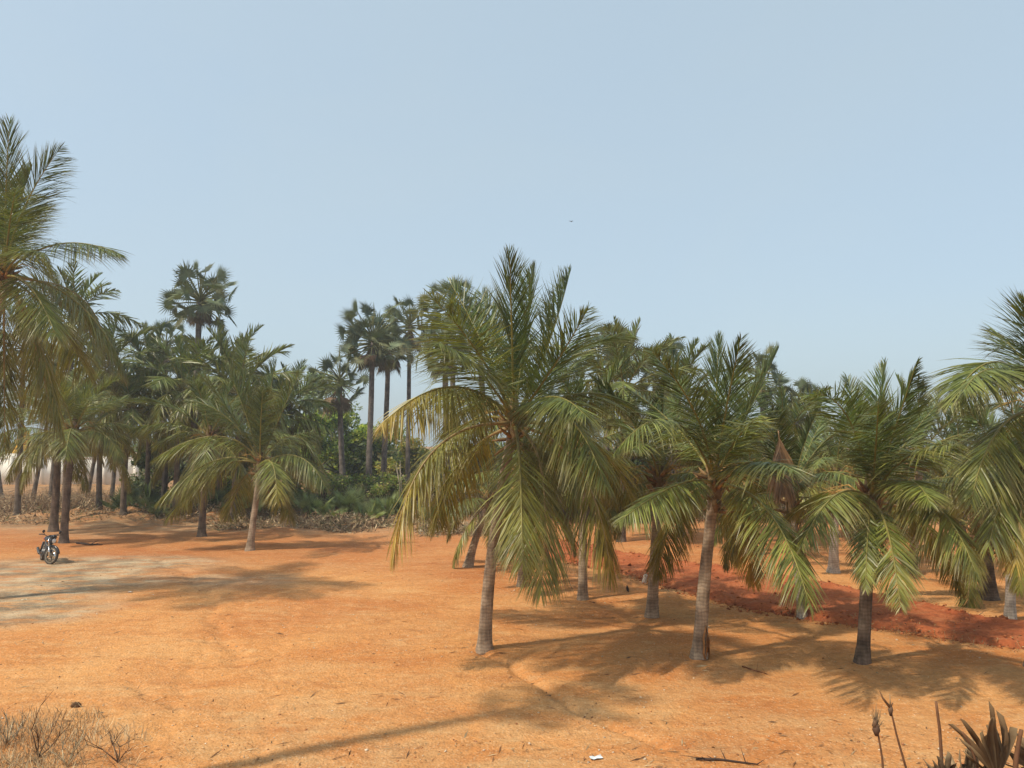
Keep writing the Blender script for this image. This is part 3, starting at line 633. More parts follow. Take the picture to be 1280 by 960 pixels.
far_coconut('distant coconut palm crown peeping right of the slim light-trunked palm', 376, (362,508), 48, 0, .95, M_TRUNK, seed=8)
far_coconut('distant coconut palm low in the dark shade left of the dark-trunked palm', 205, (214,530), 50, 0, 1., seed=9)
far_coconut('distant coconut palm behind the yellowish crown gap right of tallest middle palm', 775, (780,490), 34, 1, 1., seed=10)
far_coconut('distant coconut palm behind the left half of the hollow-footed palm crown', 848, (846,500), 36, 2, 1., seed=11)
far_coconut('distant coconut palm behind the broken brown frond of the hollow-footed palm', 985, (980,560), 34, 0, .95, seed=12)
far_coconut('distant coconut palm whose low crown fills the gap behind the dark low palm', 1085, (1080,580), 36, 1, .9, seed=13)
far_coconut('distant coconut palm peeping left of the big right-edge palm', 1198, (1200,575), 34, 0, .95, seed=14)
far_coconut('distant coconut palm behind the whitewashed trunk at the right edge', 1290, (1285,570), 36, 2, 1., seed=15)
far_coconut('farthest small coconut palm in the gap right of the dark low palm', 1170, (1172,610), 52, 2, .9, seed=16)
for k_, (lab_, bx_, hx_, Y_, kd_) in enumerate([
    ('distant coconut palm massed behind the drooping fronds of the left-edge palm', 26, (30,436), 44, 0),
    ('distant coconut palm whose dark crown stands right above the paired trunks crown', 128, (134,462), 46, 1),
    ('distant coconut palm crown drooping right of the paired trunks, over the dry scrub', 158, (164,512), 43, 2),
    ('distant coconut palm crown left of the dark-trunked palm, below the lower palmyra', 222, (228,488), 43, 0),
    ('distant coconut palm crown just above the slim light-trunked palm left fronds', 292, (300,492), 42, 1),
    ('distant coconut palm in the dark mass below the tall lone palmyra trunk', 248, (246,520), 50, 2),
    ('distant coconut palm crown behind the slim light-trunked palm right fronds', 338, (345,530), 46, 0),
    ('distant coconut palm low behind the left pair, over the pale wall', 66, (78,470), 56, 1)]):
    far_coconut(lab_, bx_, hx_, Y_, kd_, 1.05, seed=40+k_)
far_coconut('far coconut palm low between the tallest middle palm and marker stone palm', 700, (704,570), 42, 0, .9, seed=17)

# ------------------------------------------------ palmyra palms
FANG = np.array([.135, .165, .085]); FAND = np.array([.055, .080, .048]); FANY = np.array([.27, .25, .11])
def fan_arrays(hub, axis, nrm, R, rg, nseg=26, span=300, col=FANG, droop=.05):
    """one stiff palmyra fan: folded segments joined to half their length"""
    axis = unit(axis); nrm = unit(nrm-axis*np.dot(nrm, axis)); s = np.cross(axis, nrm)
    a = np.radians(np.linspace(-span/2, span/2, nseg+1)); am = (a[1:]+a[:-1])/2
    pt = lambda ang, r, h: hub+r*(np.cos(ang)[:, None]*axis+np.sin(ang)[:, None]*s)+nrm*h
    lenv = R*(1-.3*np.abs(am)/np.radians(span/2))*rg.uniform(.8, 1.1, nseg)
    bow = lambda r: (.10*np.cos(am*1.)*r)[:, None]
    hubp = np.tile(hub, (nseg, 1))
    cup = .18
    e1 = pt(a[:-1], R*.34, R*.34*cup+.0); e2 = pt(a[1:], R*.34, R*.34*cup); md = pt(am, R*.42, R*.42*cup+R*.05)
    tip = pt(am, 1., 0)-hub; tip = hub+tip*lenv[:, None]+nrm*(R*cup*.8)+np.array([0, 0, -1.])*(droop*R)*rg.uniform(.3, 1.6, nseg)[:, None]
    V = np.stack([hubp, e1, md, e2, tip], 1).reshape(-1, 3)
    b = np.arange(nseg)[:, None]*5
    T3 = np.concatenate([b+[0, 1, 2], b+[0, 2, 3], b+[1, 4, 2], b+[2, 4, 3]])
    c = col*rg.uniform(.8, 1.2)*rg.uniform(.85, 1.15, (nseg, 1, 1))+np.zeros((nseg, 5, 3)); c[:, 4] = c[:, 4]*.6+FANY*.35
    return V, T3, c.reshape(-1, 3)
def palmyra_crown(seed, R=2.2, n=54, dense=1.):
    rg = np.random.default_rng(seed); m = MB(); dead = MB()
    for i in range(n):
        f = (i+.5)/n; el = math.asin(.99-1.66*f); az = i*2.39996+rg.normal(0, .3)
        d = np.array([math.cos(el)*math.cos(az), math.cos(el)*math.sin(az), math.sin(el)])
        st_ = np.array([0, 0, .3*math.sin(el)]); pl = R*(.22+.62*rg.random()**.55); hub = st_+d*pl
        add_tube(m, [st_, (st_+hub)/2+[0, 0, .06], hub], [.045, .035, .025], 4, (.20, .20, .08), False)
        ax = d*rg.uniform(.5, 1.2)+np.array([0, 0, .15])+rg.normal(0, .4, 3); nr = d*.8+rg.normal(0, .6, 3)+np.array([0, 0, .35])
        c = FANG*1.15+(FAND-FANG)*rg.uniform(0, 1.0)**1.2
        if rg.random() < .12: c = c*.5+FANY*.5
        V, T3, cc = fan_arrays(hub, ax, nr, R*rg.uniform(.34, .46), rg, nseg=rg.integers(15, 20), span=rg.uniform(190, 290), col=c, droop=rg.uniform(-.02, .16)); m.add(V, T3, cc)
    for i in range(16):
        az = rg.uniform(0, 6.28); o_ = np.array([math.cos(az), math.sin(az), 0]); hub = o_*rg.uniform(.3, .6)+[0, 0, -R*rg.uniform(.32, .55)]
        V, T3, cc = fan_arrays(hub, o_*.35-np.array([0, 0, 1.]), o_, R*rg.uniform(.32, .42), rg, nseg=14, span=150, col=np.array([.19, .13, .085])*rg.uniform(.6, 1.3), droop=.2); dead.add(V, T3, cc)
        add_tube(dead, [[0, 0, -.2], hub], [.035, .02], 4, (.17, .11, .06), False)
    a = m.build('crown', M_FAN); b = dead.build('dead_leaf_skirt', M_DRY); COL.objects.unlink(a); COL.objects.unlink(b); return a.data, b.data
PALMY = [palmyra_crown(201), palmyra_crown(202, 2.2, 42), palmyra_crown(203, 2.2, 34)]
PG = 'palmyra palms rising behind the clearing'
def palmyra(label, base_px_x, crown_px, Y, kind, diam, seed, skirt=1.0, lean=0, r=.20):
    rg = np.random.default_rng(seed+900); b = at(base_px_x, HORIZ, Y); b[2] = gz1(b[0], b[1]); h = at(crown_px[0], crown_px[1], Y)
    root = thing('palmyra_palm', b, label, 'palm tree', PG); sc = diam*Y/F/2/2.2
    make_trunk(root, b, b, h, r*1.15, r*.82, M_PALMYRA, (lean, 0, 0), rg, flare=.7)
    rz = rg.uniform(0, 6.28)
    for nm, me, s in (('crown', PALMY[kind][0], sc), ('dead_leaf_skirt', PALMY[kind][1], sc*skirt)):
        c = bpy.data.objects.new(nm, me); COL.objects.link(c); c.parent = root; c.location = tuple(h-b); c.scale = (s, s, s); c.rotation_euler = (0, 0, rz)
    return root
palmyra('tall lone palmyra with a round fan crown standing high above the left coconut palms', 240, (250,378), 46, 0, 98, 1, .8)
palmyra('lower palmyra crown tucked behind and left of the tall lone palmyra', 205, (207,436), 54, 1, 78, 2)
palmyra('shortest palmyra of the left cluster with a thick skirt of brown dead leaves', 433, (425,478), 54, 2, 82, 3, 1.35, -.2)
palmyra('tall dark palmyra with drooping fans, first tall one right of the brown-skirted palmyra', 461, (466,428), 52, 0, 100, 4, .9)
palmyra('palmyra crossing behind the tall dark palmyra, its slim trunk touching that trunk', 479, (486,436), 56, 1, 76, 5)
palmyra('palmyra with a slim pale trunk against sky, between the tall dark one and middle coconut', 510, (512,408), 58, 2, 84, 6, 1.1, r=.17)
palmyra('tallest palmyra top half hidden by the left fronds of the middle coconut palm', 566, (566,386), 54, 1, 84, 7, .9)
palmyra('dark lower palmyra crown tucked under the left fronds of the middle coconut palm', 560, (556,440), 46, 0, 84, 8, 1.)
palmyra('palmyra hidden behind the top left fronds of the middle coconut palm', 612, (598,412), 52, 2, 80, 9, .9, r=.22)
palmyra('palmyra crown showing just right of the middle coconut palm top', 752, (764,450), 44, 0, 92, 10, .8)
palmyra('palmyra top rising between the middle and hollow-footed coconut palms', 838, (832,466), 46, 1, 92, 11, .8)
palmyra('palmyra crown behind the right shoulder of the hollow-footed palm crown', 958, (952,476), 46, 2, 84, 12, .8)
palmyra('lowest right palmyra crown, above the broken brown hanging frond', 1004, (996,516), 46, 0, 86, 13, .9)

# ------------------------------------------------ broadleaf trees and scrub
def broad_tree(label, px, Y, w, h, seed, cols, name='broadleaf_tree', z0=.0, n=6500, leaf=.3, group='broadleaf trees behind the palmyras', cat='tree'):
    rg = np.random.default_rng(seed); b = at(px, HORIZ, Y); b[2] = gz1(b[0], b[1])
    root = thing(name, b, label, cat, group); tr = MB(); lf = MB()
    add_tube(tr, b+np.array([[0, 0, -.1], [.05, 0, h*.25], [.1, .05, h*.5]]), [.2, .15, .09], 8, (.12, .09, .065))
    cl_ = []
    for i in range(26):
        a = rg.uniform(0, 6.28); rr = math.sqrt(rg.random()); zz = z0+(1-z0)*rg.random()**.8; k = math.sqrt(max(.05, 1-((zz-.42)/.62)**2))
        c = b+np.array([math.cos(a)*rr*w/2*k, math.sin(a)*rr*w/2*k*.8, zz*h*.9+.1*h]); cl_.append(c)
        if i % 2 == 0: add_tube(tr, [b+[0, 0, h*.3], (b+c)/2+[0, 0, h*.12], c], [.07, .045, .015], 5, (.13, .10, .07), False)
    cl_ = np.array(cl_); idx = rg.integers(0, 26, n); rad = rg.uniform(.10, .20, 26)*w
    dirs = unit(rg.normal(size=(n, 3)))*(rg.random((n, 1))**.45); P = cl_[idx]+dirs*rad[idx][:, None]*[1, 1, .75]; P[:, 2] = np.maximum(P[:, 2], b[2]+.05)
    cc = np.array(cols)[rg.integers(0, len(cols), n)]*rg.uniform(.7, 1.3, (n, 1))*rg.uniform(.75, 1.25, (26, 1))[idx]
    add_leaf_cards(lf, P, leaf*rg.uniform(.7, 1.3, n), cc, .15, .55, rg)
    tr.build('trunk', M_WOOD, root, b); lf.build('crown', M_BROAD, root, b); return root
GB = [(.20,.29,.045),(.28,.38,.06),(.11,.18,.035),(.36,.40,.075)]
broad_tree('round leafy green bush-like tree behind the brown-skirted palmyra trunk', 425, 62, 6.4, 6.6, 301, GB)
broad_tree('leafy green tree left of the brown-skirted palmyra, behind the slim palm fronds', 386, 60, 6.0, 6.2, 302, GB)
broad_tree('leafy green tree in the gap between the palmyra trunks and the middle palm', 470, 64, 6.6, 5.6, 303, GB)
broad_tree('yellowish leafy tree behind the slim palmyra trunk, next to middle palm fronds', 525, 60, 5.6, 5.0, 304, [(.30,.30,.07),(.20,.25,.05),(.38,.33,.10)])
broad_tree('tall pale feathery tree rising behind the brown-skirted palmyra crown', 398, 80, 8.0, 11.5, 305, [(.20,.26,.10),(.16,.22,.09)], z0=.45, n=4200, leaf=.32)
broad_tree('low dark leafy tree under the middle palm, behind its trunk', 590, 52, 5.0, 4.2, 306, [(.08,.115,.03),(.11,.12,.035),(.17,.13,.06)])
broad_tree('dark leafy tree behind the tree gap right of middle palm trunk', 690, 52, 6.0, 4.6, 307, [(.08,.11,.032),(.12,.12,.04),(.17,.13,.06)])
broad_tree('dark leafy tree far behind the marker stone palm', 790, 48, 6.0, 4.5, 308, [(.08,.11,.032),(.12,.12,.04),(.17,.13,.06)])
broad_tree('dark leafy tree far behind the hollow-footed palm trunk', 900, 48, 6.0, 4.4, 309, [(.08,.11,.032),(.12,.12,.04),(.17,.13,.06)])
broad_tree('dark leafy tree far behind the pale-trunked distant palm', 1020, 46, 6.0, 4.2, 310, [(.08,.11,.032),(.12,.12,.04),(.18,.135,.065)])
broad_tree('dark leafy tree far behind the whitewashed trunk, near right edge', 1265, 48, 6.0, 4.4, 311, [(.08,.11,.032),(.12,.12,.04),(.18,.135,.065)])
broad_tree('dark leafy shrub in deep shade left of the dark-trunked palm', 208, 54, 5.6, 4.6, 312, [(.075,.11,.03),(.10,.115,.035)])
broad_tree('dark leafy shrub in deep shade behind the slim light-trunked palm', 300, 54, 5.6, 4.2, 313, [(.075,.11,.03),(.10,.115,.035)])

for k_, (lab_, px_, Y_, w_, h_) in enumerate([
    ('rounded green shrub before the brown-skirted palmyra trunk, at the clearing edge', 408, 47, 3.4, 2.3),
    ('broad green shrub round the foot of the tall dark palmyra trunks', 455, 48, 3.2, 2.0),
    ('green shrub just right of the slim light-trunked palm foot', 352, 48, 3.2, 2.4),
    ('small yellow-green shrub left of the yellow hanging frond tip', 492, 47, 2.6, 2.2),
    ('dusty green shrub between the dark-trunked palm and the slim light-trunked palm', 283, 48, 3.0, 2.2)]):
    broad_tree(lab_, px_, Y_, w_, h_, 330+k_, [(.20,.27,.055),(.13,.19,.04),(.28,.31,.075),(.24,.20,.09)], 'shrub', 0, 2600, .2, 'leafy shrubs at the clearing edge', 'shrub')
# dry scrub: twigs, straw and dead leaves in one uncountable band along the far edge
def thicket(name, pts, n, hgt, cols, twig, leaf, seed, asp=.3):
    rg = np.random.default_rng(seed); m = MB(); pts = np.array(pts)     # x0,x1,y0,y1 rectangles
    a = pts[rg.integers(0, len(pts), n)]; x = a[:, 0]+(a[:, 1]-a[:, 0])*rg.random(n); y = a[:, 2]+(a[:, 3]-a[:, 2])*rg.random(n)
    dens = np.clip(.5+2.2*fbm(x*.35, y*.35, 3, seed), .04, 1); keep = rg.random(n) < dens; x, y, dens = x[keep], y[keep], dens[keep]; n = len(x)
    hz = hgt*dens*(.55+.45*rg.random(n)); P = np.stack([x, y, gz(x, y)], 1)
    d = rg.normal(0, .35, (n, 3)); d[:, 2] = 1; d = unit(d); tip = P+d*hz[:, None]; mid = P+d*hz[:, None]*.55+rg.normal(0, .06, (n, 3))
    s = unit(np.cross(d, rg.normal(size=(n, 3))))*twig
    V = np.stack([P-s, P+s, mid+s*.7, mid-s*.7, tip], 1).reshape(-1, 3); b = np.arange(n)[:, None]*5
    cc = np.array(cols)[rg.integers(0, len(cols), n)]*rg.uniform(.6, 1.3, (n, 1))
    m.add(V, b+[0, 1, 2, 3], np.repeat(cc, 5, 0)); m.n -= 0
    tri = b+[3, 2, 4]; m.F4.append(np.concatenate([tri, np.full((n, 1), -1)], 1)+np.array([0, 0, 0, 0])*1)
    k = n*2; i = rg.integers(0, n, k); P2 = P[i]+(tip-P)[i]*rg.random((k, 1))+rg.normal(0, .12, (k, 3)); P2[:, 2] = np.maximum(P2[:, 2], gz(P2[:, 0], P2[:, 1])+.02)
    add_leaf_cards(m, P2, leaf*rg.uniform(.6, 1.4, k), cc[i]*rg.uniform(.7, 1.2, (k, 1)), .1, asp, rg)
    return tag(m.build(name, M_DRY), kind='stuff')
DRYC = [(.36,.24,.13),(.28,.18,.10),(.44,.33,.19),(.21,.14,.08)]
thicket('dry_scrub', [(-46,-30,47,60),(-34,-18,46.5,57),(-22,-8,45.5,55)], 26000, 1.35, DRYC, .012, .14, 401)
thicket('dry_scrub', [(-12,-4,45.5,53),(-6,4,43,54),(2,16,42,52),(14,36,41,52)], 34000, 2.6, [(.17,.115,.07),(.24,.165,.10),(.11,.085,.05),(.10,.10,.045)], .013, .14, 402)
thicket('brush_debris', [(-34,-24,41,46),(-24,-12,41.5,46),(-15.5,-8,38.5,42),(-9,-4.2,37.5,42),(-4.5,1,36,39)], 15000, .75, [(.34,.22,.12),(.42,.30,.18),(.20,.13,.075),(.46,.36,.22),(.15,.14,.06)], .012, .34, 403, .14)
thicket('roadside_straw', [(r[0]-.5, r[0]+.5, r[1]-.22, r[1]+.12) for r in resample(LOW[2:7], 16)], 900, .16, [(.42,.30,.15),(.30,.2,.1)], .005, .06, 404)

def far_wood():
    rg = np.random.default_rng(480); m = MB(); n = 60000
    px = rg.uniform(-120, 1400, n); Y = np.where(px > 420, rg.uniform(60, 78, n), rg.uniform(94, 116, n)); x = (px-640)/F*Y
    top = (2.6+2.0*np.clip(fbm(x*.16, Y*.02, 3, 481)+.5, 0, 1.1))*(1+.35*(Y > 90)); z = top*rg.random(n)**.75
    P = np.stack([x, Y+rg.normal(0, .5, n), gz(x, Y)+z], 1)+rg.normal(0, .25, (n, 3)); P[:, 2] = np.maximum(P[:, 2], .05)
    pal = np.array([(.11,.15,.04),(.15,.19,.05),(.08,.11,.035),(.20,.18,.075)]); k = (fbm(x*.3, z*.5, 2, 482)*6+2+rg.normal(0, .7, n)).astype(int).clip(0, 3)
    add_leaf_cards(m, P, rg.uniform(.35, .75, n), pal[k]*rg.uniform(.7, 1.3, (n, 1)), .2, .5, rg); tag(m.build('far_wood', M_BROAD), kind='stuff')
far_wood()

# young palmyras in the scrub
def sapling_mesh(seed, n=11):
    rg = np.random.default_rng(seed); m = MB()
    for i in range(n):
        az = i*2.39996+rg.normal(0, .2); el = math.radians(rg.uniform(25, 80)); d = np.array([math.cos(el)*math.cos(az), math.cos(el)*math.sin(az), math.sin(el)])
        hub = d*rg.uniform(.5, .95); add_tube(m, [[0, 0, -.05], hub*.5+[0, 0, .05], hub], [.03, .022, .016], 4, (.15, .17, .06), False)
        V, T3, cc = fan_arrays(hub, d+[0, 0, .15], np.array([0, 0, 1.])*math.cos(el)-d*.4+rg.normal(0, .3, 3), rg.uniform(.6, .85), rg, nseg=20, span=230, col=np.array([.24, .30, .115])*rg.uniform(.6, 1.25)); m.add(V, T3, cc)
    o = m.build('leaves', M_FAN); COL.objects.unlink(o); return o.data
SAP = [sapling_mesh(601), sapling_mesh(602, 14), sapling_mesh(603, 9)]
for k, (px, Y, s, lab) in enumerate([
    (318, 45.5, 1.1, 'dark young palmyra clump right behind the slim light-trunked palm foot'),
    (438, 44, 1.2, 'bushy young palmyra left of the brown-skirted palmyra foot'),
    (505, 44, .9, 'small young palmyra half hidden by the yellow hanging frond tip'),
    (160, 47, 1.3, 'dusty young palmyra in the dry scrub right of the paired trunks'),
    (545, 41, .9, 'low young palmyra under the left fronds of the middle palm'),
    (300, 44, .9, 'young palmyra in the brush between the dark-trunked and slim palms'),
    (348, 44, 1.25, 'young palmyra clump with stiff green fans, just right of the slim light-trunked palm'),
    (392, 43, 1.1, 'low young palmyra spreading between the slim palm and the brown-skirted palmyra foot'),
    (414, 42, .9, 'smallest bluish young palmyra before the brown-skirted palmyra foot'),
    (462, 42, 1.0, 'young palmyra at the foot of the tall dark palmyra trunks'),
    (486, 43, 1.1, 'young palmyra left of the yellow hanging frond tip of the middle palm'),
    (186, 46, 1.5, 'large young palmyra with green fans in the shade of the left palms'),
    (272, 45, .9, 'small bright young palmyra right of the dark-trunked palm'),
    (200, 42.5, .6, 'tiny yellowish palmyra seedling on the soil bank at left'),
    (232, 45, 1.0, 'shaded young palmyra just left of the dark-trunked palm'),
    (372, 47, 1.2, 'taller young palmyra in the scrub behind the low spreading one')]):
    b = at(px, HORIZ, Y); b[2] = gz1(b[0], b[1]); o = bpy.data.objects.new('young_palmyra', SAP[k % 3]); COL.objects.link(o)
    o.location = tuple(b); o.scale = (s, s, s); o.rotation_euler = (0, 0, k*1.3); tag(o, lab, 'palm plant', 'young palmyras in the scrub')

# bare dead stems in the scrub
for k, (px, Y, h, lab) in enumerate([(243, 43, 2.2, 'bare pale forked dead sapling just left of the dark-trunked palm'), (502, 44, 3.4, 'bare pale dead sapling stems left of the middle palm hanging frond'), (535, 42, 2.0, 'thin bare pole-like stem under the hanging yellow frond')]):
    rg = np.random.default_rng(650+k); b = at(px, HORIZ, Y); b[2] = gz1(b[0], b[1]); m = MB()
    for j in range(4):
        q = b+np.array([rg.normal(0, .25), rg.normal(0, .2), 0]); e = q+np.array([rg.normal(0, .5), rg.normal(0, .3), h*rg.uniform(.6, 1)]); mid_ = (q+e)/2+rg.normal(0, .12, 3)
        add_tube(m, [q, mid_, e], [.035, .025, .01], 5, (.40, .34, .25)); e2 = mid_+np.array([rg.normal(0, .6), rg.normal(0, .3), h*.35]); add_tube(m, [mid_, e2], [.02, .007], 5, (.40, .34, .25))
    o = m.build('dead_sapling', M_WOOD, None, b); o.location = tuple(b); tag(o, lab, 'dead plant', 'bare dead saplings in the scrub')

# ------------------------------------------------ pale wall and yellow tower far left
M_WALL = plain_mat('cream_plaster', (.86, .82, .72), .9, .1, 0, .06, 1.5)
M_YEL = plain_mat('yellow_paint', (.80, .42, .03), .7, .2, 0, .12, 3)
M_REDT = plain_mat('red_brown_paint', (.28, .08, .04), .8, .2)
Yw = 84.; x0, x1 = at(-140, HORIZ, Yw)[0], at(172, HORIZ, Yw)[0]
w0 = thing('compound_wall', (x0, Yw, 0), 'long cream plastered compound wall seen between the far left palm trunks', 'wall')
m = MB(); add_box(m, ((x0+x1)/2, Yw, 1.35), (x1-x0, .25, 3.0)); m.build('wall_panel', M_WALL, w0, (x0, Yw, 0))
m = MB(); add_box(m, ((x0+x1)/2, Yw, 2.91), (x1-x0+.2, .4, .12)); m.build('coping', M_WALL, w0, (x0, Yw, 0))
for i in range(9):
    m = MB(); add_box(m, (x0+(x1-x0)*i/8, Yw-.14, 1.45), (.4, .36, 3.2)); m.build('pillar', M_WALL, w0, (x0, Yw, 0))
Yt = 90.; c = at(29, HORIZ, Yt); tw = thing('yellow_tower', (c[0], Yt, 0), 'small stepped yellow tower with dark bands glimpsed between palms at far left', 'tower')
m = MB(); add_box(m, (0, 0, 1.6), (2.6, 2.6, 3.4)); m.build('base', M_WALL, tw)
zz = 3.3
for i in range(5):
    s = 1.5-.17*i; m = MB(); add_box(m, (0, 0, zz+.22), (s, s, .44)); m.build('tier', M_YEL, tw)
    m = MB(); add_box(m, (0, 0, zz+.49), (s*.86, s*.86, .10)); m.build('band', M_REDT, tw); zz += .54
m = MB(); add_lathe(m, [(.02, 0), (.26, .05), (.30, .2), (.16, .38), (.05, .5), (.0, .62)], 12, (0, 0, zz)); m.build('finial', M_YEL, tw)

# ------------------------------------------------ motorcycle
M_BLACK = plain_mat('black_paint', (.018, .018, .02), .25, .5)
M_RUB = plain_mat('dusty_rubber', (.085, .07, .055), .85, .2, 0, .3, 12)
M_CHR = plain_mat('chrome', (.75, .75, .74), .22, .5, 1.0, .05)
M_ALLOY = plain_mat('dusty_alloy', (.30, .26, .20), .5, .4, .5, .15)
M_ENG = plain_mat('engine_metal', (.10, .095, .09), .45, .5, .6)
M_SEAT = plain_mat('seat_vinyl', (.02, .02, .022), .55, .4)
M_LENS = plain_mat('lamp_glass', (.75, .76, .78), .12, .6)
M_REDP = plain_mat('red_decal', (.42, .05, .04), .4, .5)
bk = on_ground(58, 705); bk[2] = gz1(bk[0], bk[1])
moto = thing('motorcycle', bk, 'black motorcycle with dusty wheels parked on the grey silt patch', 'motorcycle')
# local frame: x forward, y left, z up; origin at front-wheel contact
def rotx(a): return np.array([[1,0,0],[0,math.cos(a),-math.sin(a)],[0,math.sin(a),math.cos(a)]])
def rotz(a): return np.array([[math.cos(a),-math.sin(a),0],[math.sin(a),math.cos(a),0],[0,0,1]])
def mpart(mb, name, mat, parent=None, smooth=True): return mb.build(name, mat, parent or moto, None, smooth)
def wheel(cx, steer=0, r=.31):
    def fix(mb):
        R = rotz(steer)
        mb.V = [(v-[-.16*(steer != 0)+cx*(steer == 0), 0, 0]) @ R.T+[-.16*(steer != 0)+cx*(steer == 0), 0, 0] for v in mb.V]; return mb
    t = MB(); a = np.linspace(0, 2*PI, 15)[:-1]
    prof = [(r-.055, -.035), (r-.02, -.05), (r-.004, -.025), (r, 0), (r-.004, .025), (r-.02, .05), (r-.055, .035), (r-.055, -.035)]
    add_lathe(t, prof, 32, (cx, 0, r), 'y'); W = thing_part('wheel', fix(t), M_RUB)
    m = MB(); add_lathe(m, [(r-.085, -.028), (r-.052, -.034), (r-.052, .034), (r-.085, .028), (r-.085, -.028)], 28, (cx, 0, r), 'y'); add_lathe(m, [(.0, -.05), (.05, -.05), (.05, .05), (0, .05)], 14, (cx, 0, r), 'y')
    for i in range(5):
        a = i*2*PI/5; p = np.array([cx+.04*math.cos(a), 0, r+.04*math.sin(a)]); q = np.array([cx+(r-.075)*math.cos(a), 0, r+(r-.075)*math.sin(a)])
        for o_ in (-.012, .012): add_tube(m, [p+[0, o_, 0], q+[0, o_, 0]], [.018, .013], 6)
    mpart(fix(m), 'rim', M_ALLOY, W)
    m = MB(); add_lathe(m, [(.06, .052), (.13, .054), (.13, .058), (.06, .058)], 20, (cx, 0, r), 'y'); mpart(fix(m), 'brake_disc', M_CHR, W)
    return W
def thing_part(name, mb, mat): return mb.build(name, mat, moto, None, True)
ST = math.radians(32); RS = rotz(ST)
wheel(0, ST); wheel(-1.27)
def steer(mb):
    mb.V = [(v-[-.16, 0, 0]) @ RS.T+[-.16, 0, 0] for v in mb.V]; return mb
for s in (-1, 1):
    m = MB(); add_tube(m, [(0, s*.085, .31), (-.13, s*.085, .62)], [.026, .026], 10); add_tube(m, [(-.13, s*.085, .62), (-.24, s*.085, .90)], [.019, .019], 10); mpart(steer(m), 'fork_leg', M_CHR)
m = MB(); a = np.radians(np.linspace(20, 150, 12)); add_tube(m, [(.335*math.cos(t), 0, .31+.335*math.sin(t)) for t in a], .045, 8); mpart(steer(m), 'front_fender', M_BLACK)
m = MB(); add_tube(m, [(-.36, .36, 1.0), (-.30, .30, 1.02), (-.24, .12, .95), (-.24, -.12, .95), (-.30, -.30, 1.02), (-.36, -.36, 1.0)], .013, 8)
for s in (-1, 1): add_tube(m, [(-.30, s*.26, 1.02), (-.38, s*.40, 1.0)], .02, 8)
hb = mpart(steer(m), 'handlebar', M_ENG)
for s in (-1, 1):
    m = MB(); add_tube(m, [(-.29, s*.25, 1.02), (-.26, s*.33, 1.09)], .007, 6); add_lathe(m, [(0, -.01), (.05, -.012), (.058, 0), (.05, .012), (0, .012)], 14, (-.26, s*.34, 1.12), 'x'); mpart(steer(m), 'mirror', M_BLACK, hb)
m = MB(); add_lathe(m, [(0, -.10), (.06, -.09), (.095, -.03), (.10, .03), (.085, .05)], 18, (-.10, 0, .83), 'x'); hl = mpart(steer(m), 'headlight', M_BLACK)
m = MB(); add_lathe(m, [(.086, .045), (.07, .065), (.03, .078), (0, .08)], 18, (-.10, 0, .83), 'x'); mpart(steer(m), 'lens', M_LENS, hl)
m = MB(); add_box(m, (-.12, 0, .955), (.05, .2, .12)); add_tube(m, [(-.08, 0, .93), (-.12, 0, 1.03)], [.10, .05], 10); mpart(steer(m), 'fly_screen', M_BLACK)
for s in (-1, 1):
    m = MB(); add_lathe(m, [(0, -.03), (.025, -.02), (.03, .02), (0, .03)], 10, (-.16, s*.17, .80), 'x'); mpart(steer(m), 'indicator', plain_mat('amber_lens', (.7, .25, .02), .3, .5) if s < 0 else bpy.data.materials['amber_lens'])
m = MB(); add_tube(m, [(-.28, 0, .70), (-.34, 0, .80), (-.50, 0, .84), (-.66, 0, .78), (-.78, 0, .72)], [.07, .135, .16, .12, .07], 14); mpart(m, 'fuel_tank', M_BLACK)
m = MB(); add_tube(m, [(-.70, 0, .74), (-.9, 0, .75), (-1.15, 0, .80), (-1.42, 0, .84)], [.09, .125, .115, .07], 12)
m.V = [v*[1, 1, .55]+[0, 0, .36] for v in m.V]; mpart(m, 'seat', M_SEAT)
m = MB()
add_tube(m, [(-.25, 0, .86), (-.40, 0, .45), (-.48, 0, .28), (-.85, 0, .27), (-.88, 0, .68)], .025, 8); add_tube(m, [(-.27, 0, .78), (-.85, 0, .66), (-1.45, 0, .78)], .025, 8)
for s in (-1, 1): add_tube(m, [(-.85, s*.1, .33), (-1.27, s*.11, .31)], .022, 8); add_tube(m, [(-1.22, s*.12, .33), (-1.08, s*.12, .68)], .03, 8)
mpart(m, 'frame', M_ENG)
m = MB(); add_box(m, (-.62, 0, .36), (.36, .26, .22)); add_tube(m, [(-.55, 0, .42), (-.44, 0, .64)], [.10, .10], 12)
for i in range(6): add_lathe(m, [(.0, 0), (.125, 0), (.125, .012), (0, .012)], 16, (-.53+.018*i, 0, .46+.03*i))
add_lathe(m, [(0, -.17), (.11, -.16), (.11, .16), (0, .17)], 16, (-.66, 0, .36), 'y'); mpart(m, 'engine', M_ENG, None, False)
m = MB(); add_tube(m, [(-.42, -.08, .55), (-.36, -.12, .30), (-.6, -.15, .22), (-.95, -.17, .26)], .02, 8); add_tube(m, [(-.95, -.17, .26), (-1.0, -.175, .27), (-1.5, -.19, .40)], [.03, .048, .05], 12); mpart(m, 'exhaust', M_ENG)
m = MB(); a = np.radians(np.linspace(35, 170, 12)); add_tube(m, [(-1.27+.36*math.cos(t), 0, .33+.36*math.sin(t)) for t in a], .055, 8); mpart(m, 'rear_fender', M_BLACK)
m = MB(); add_box(m, (-1.5, 0, .77), (.06, .16, .09)); mpart(m, 'tail_light', M_REDP)
m = MB(); add_tube(m, [(-.72, .12, .28), (-.66, .34, .085)], .012, 6); mpart(m, 'side_stand', M_ENG)
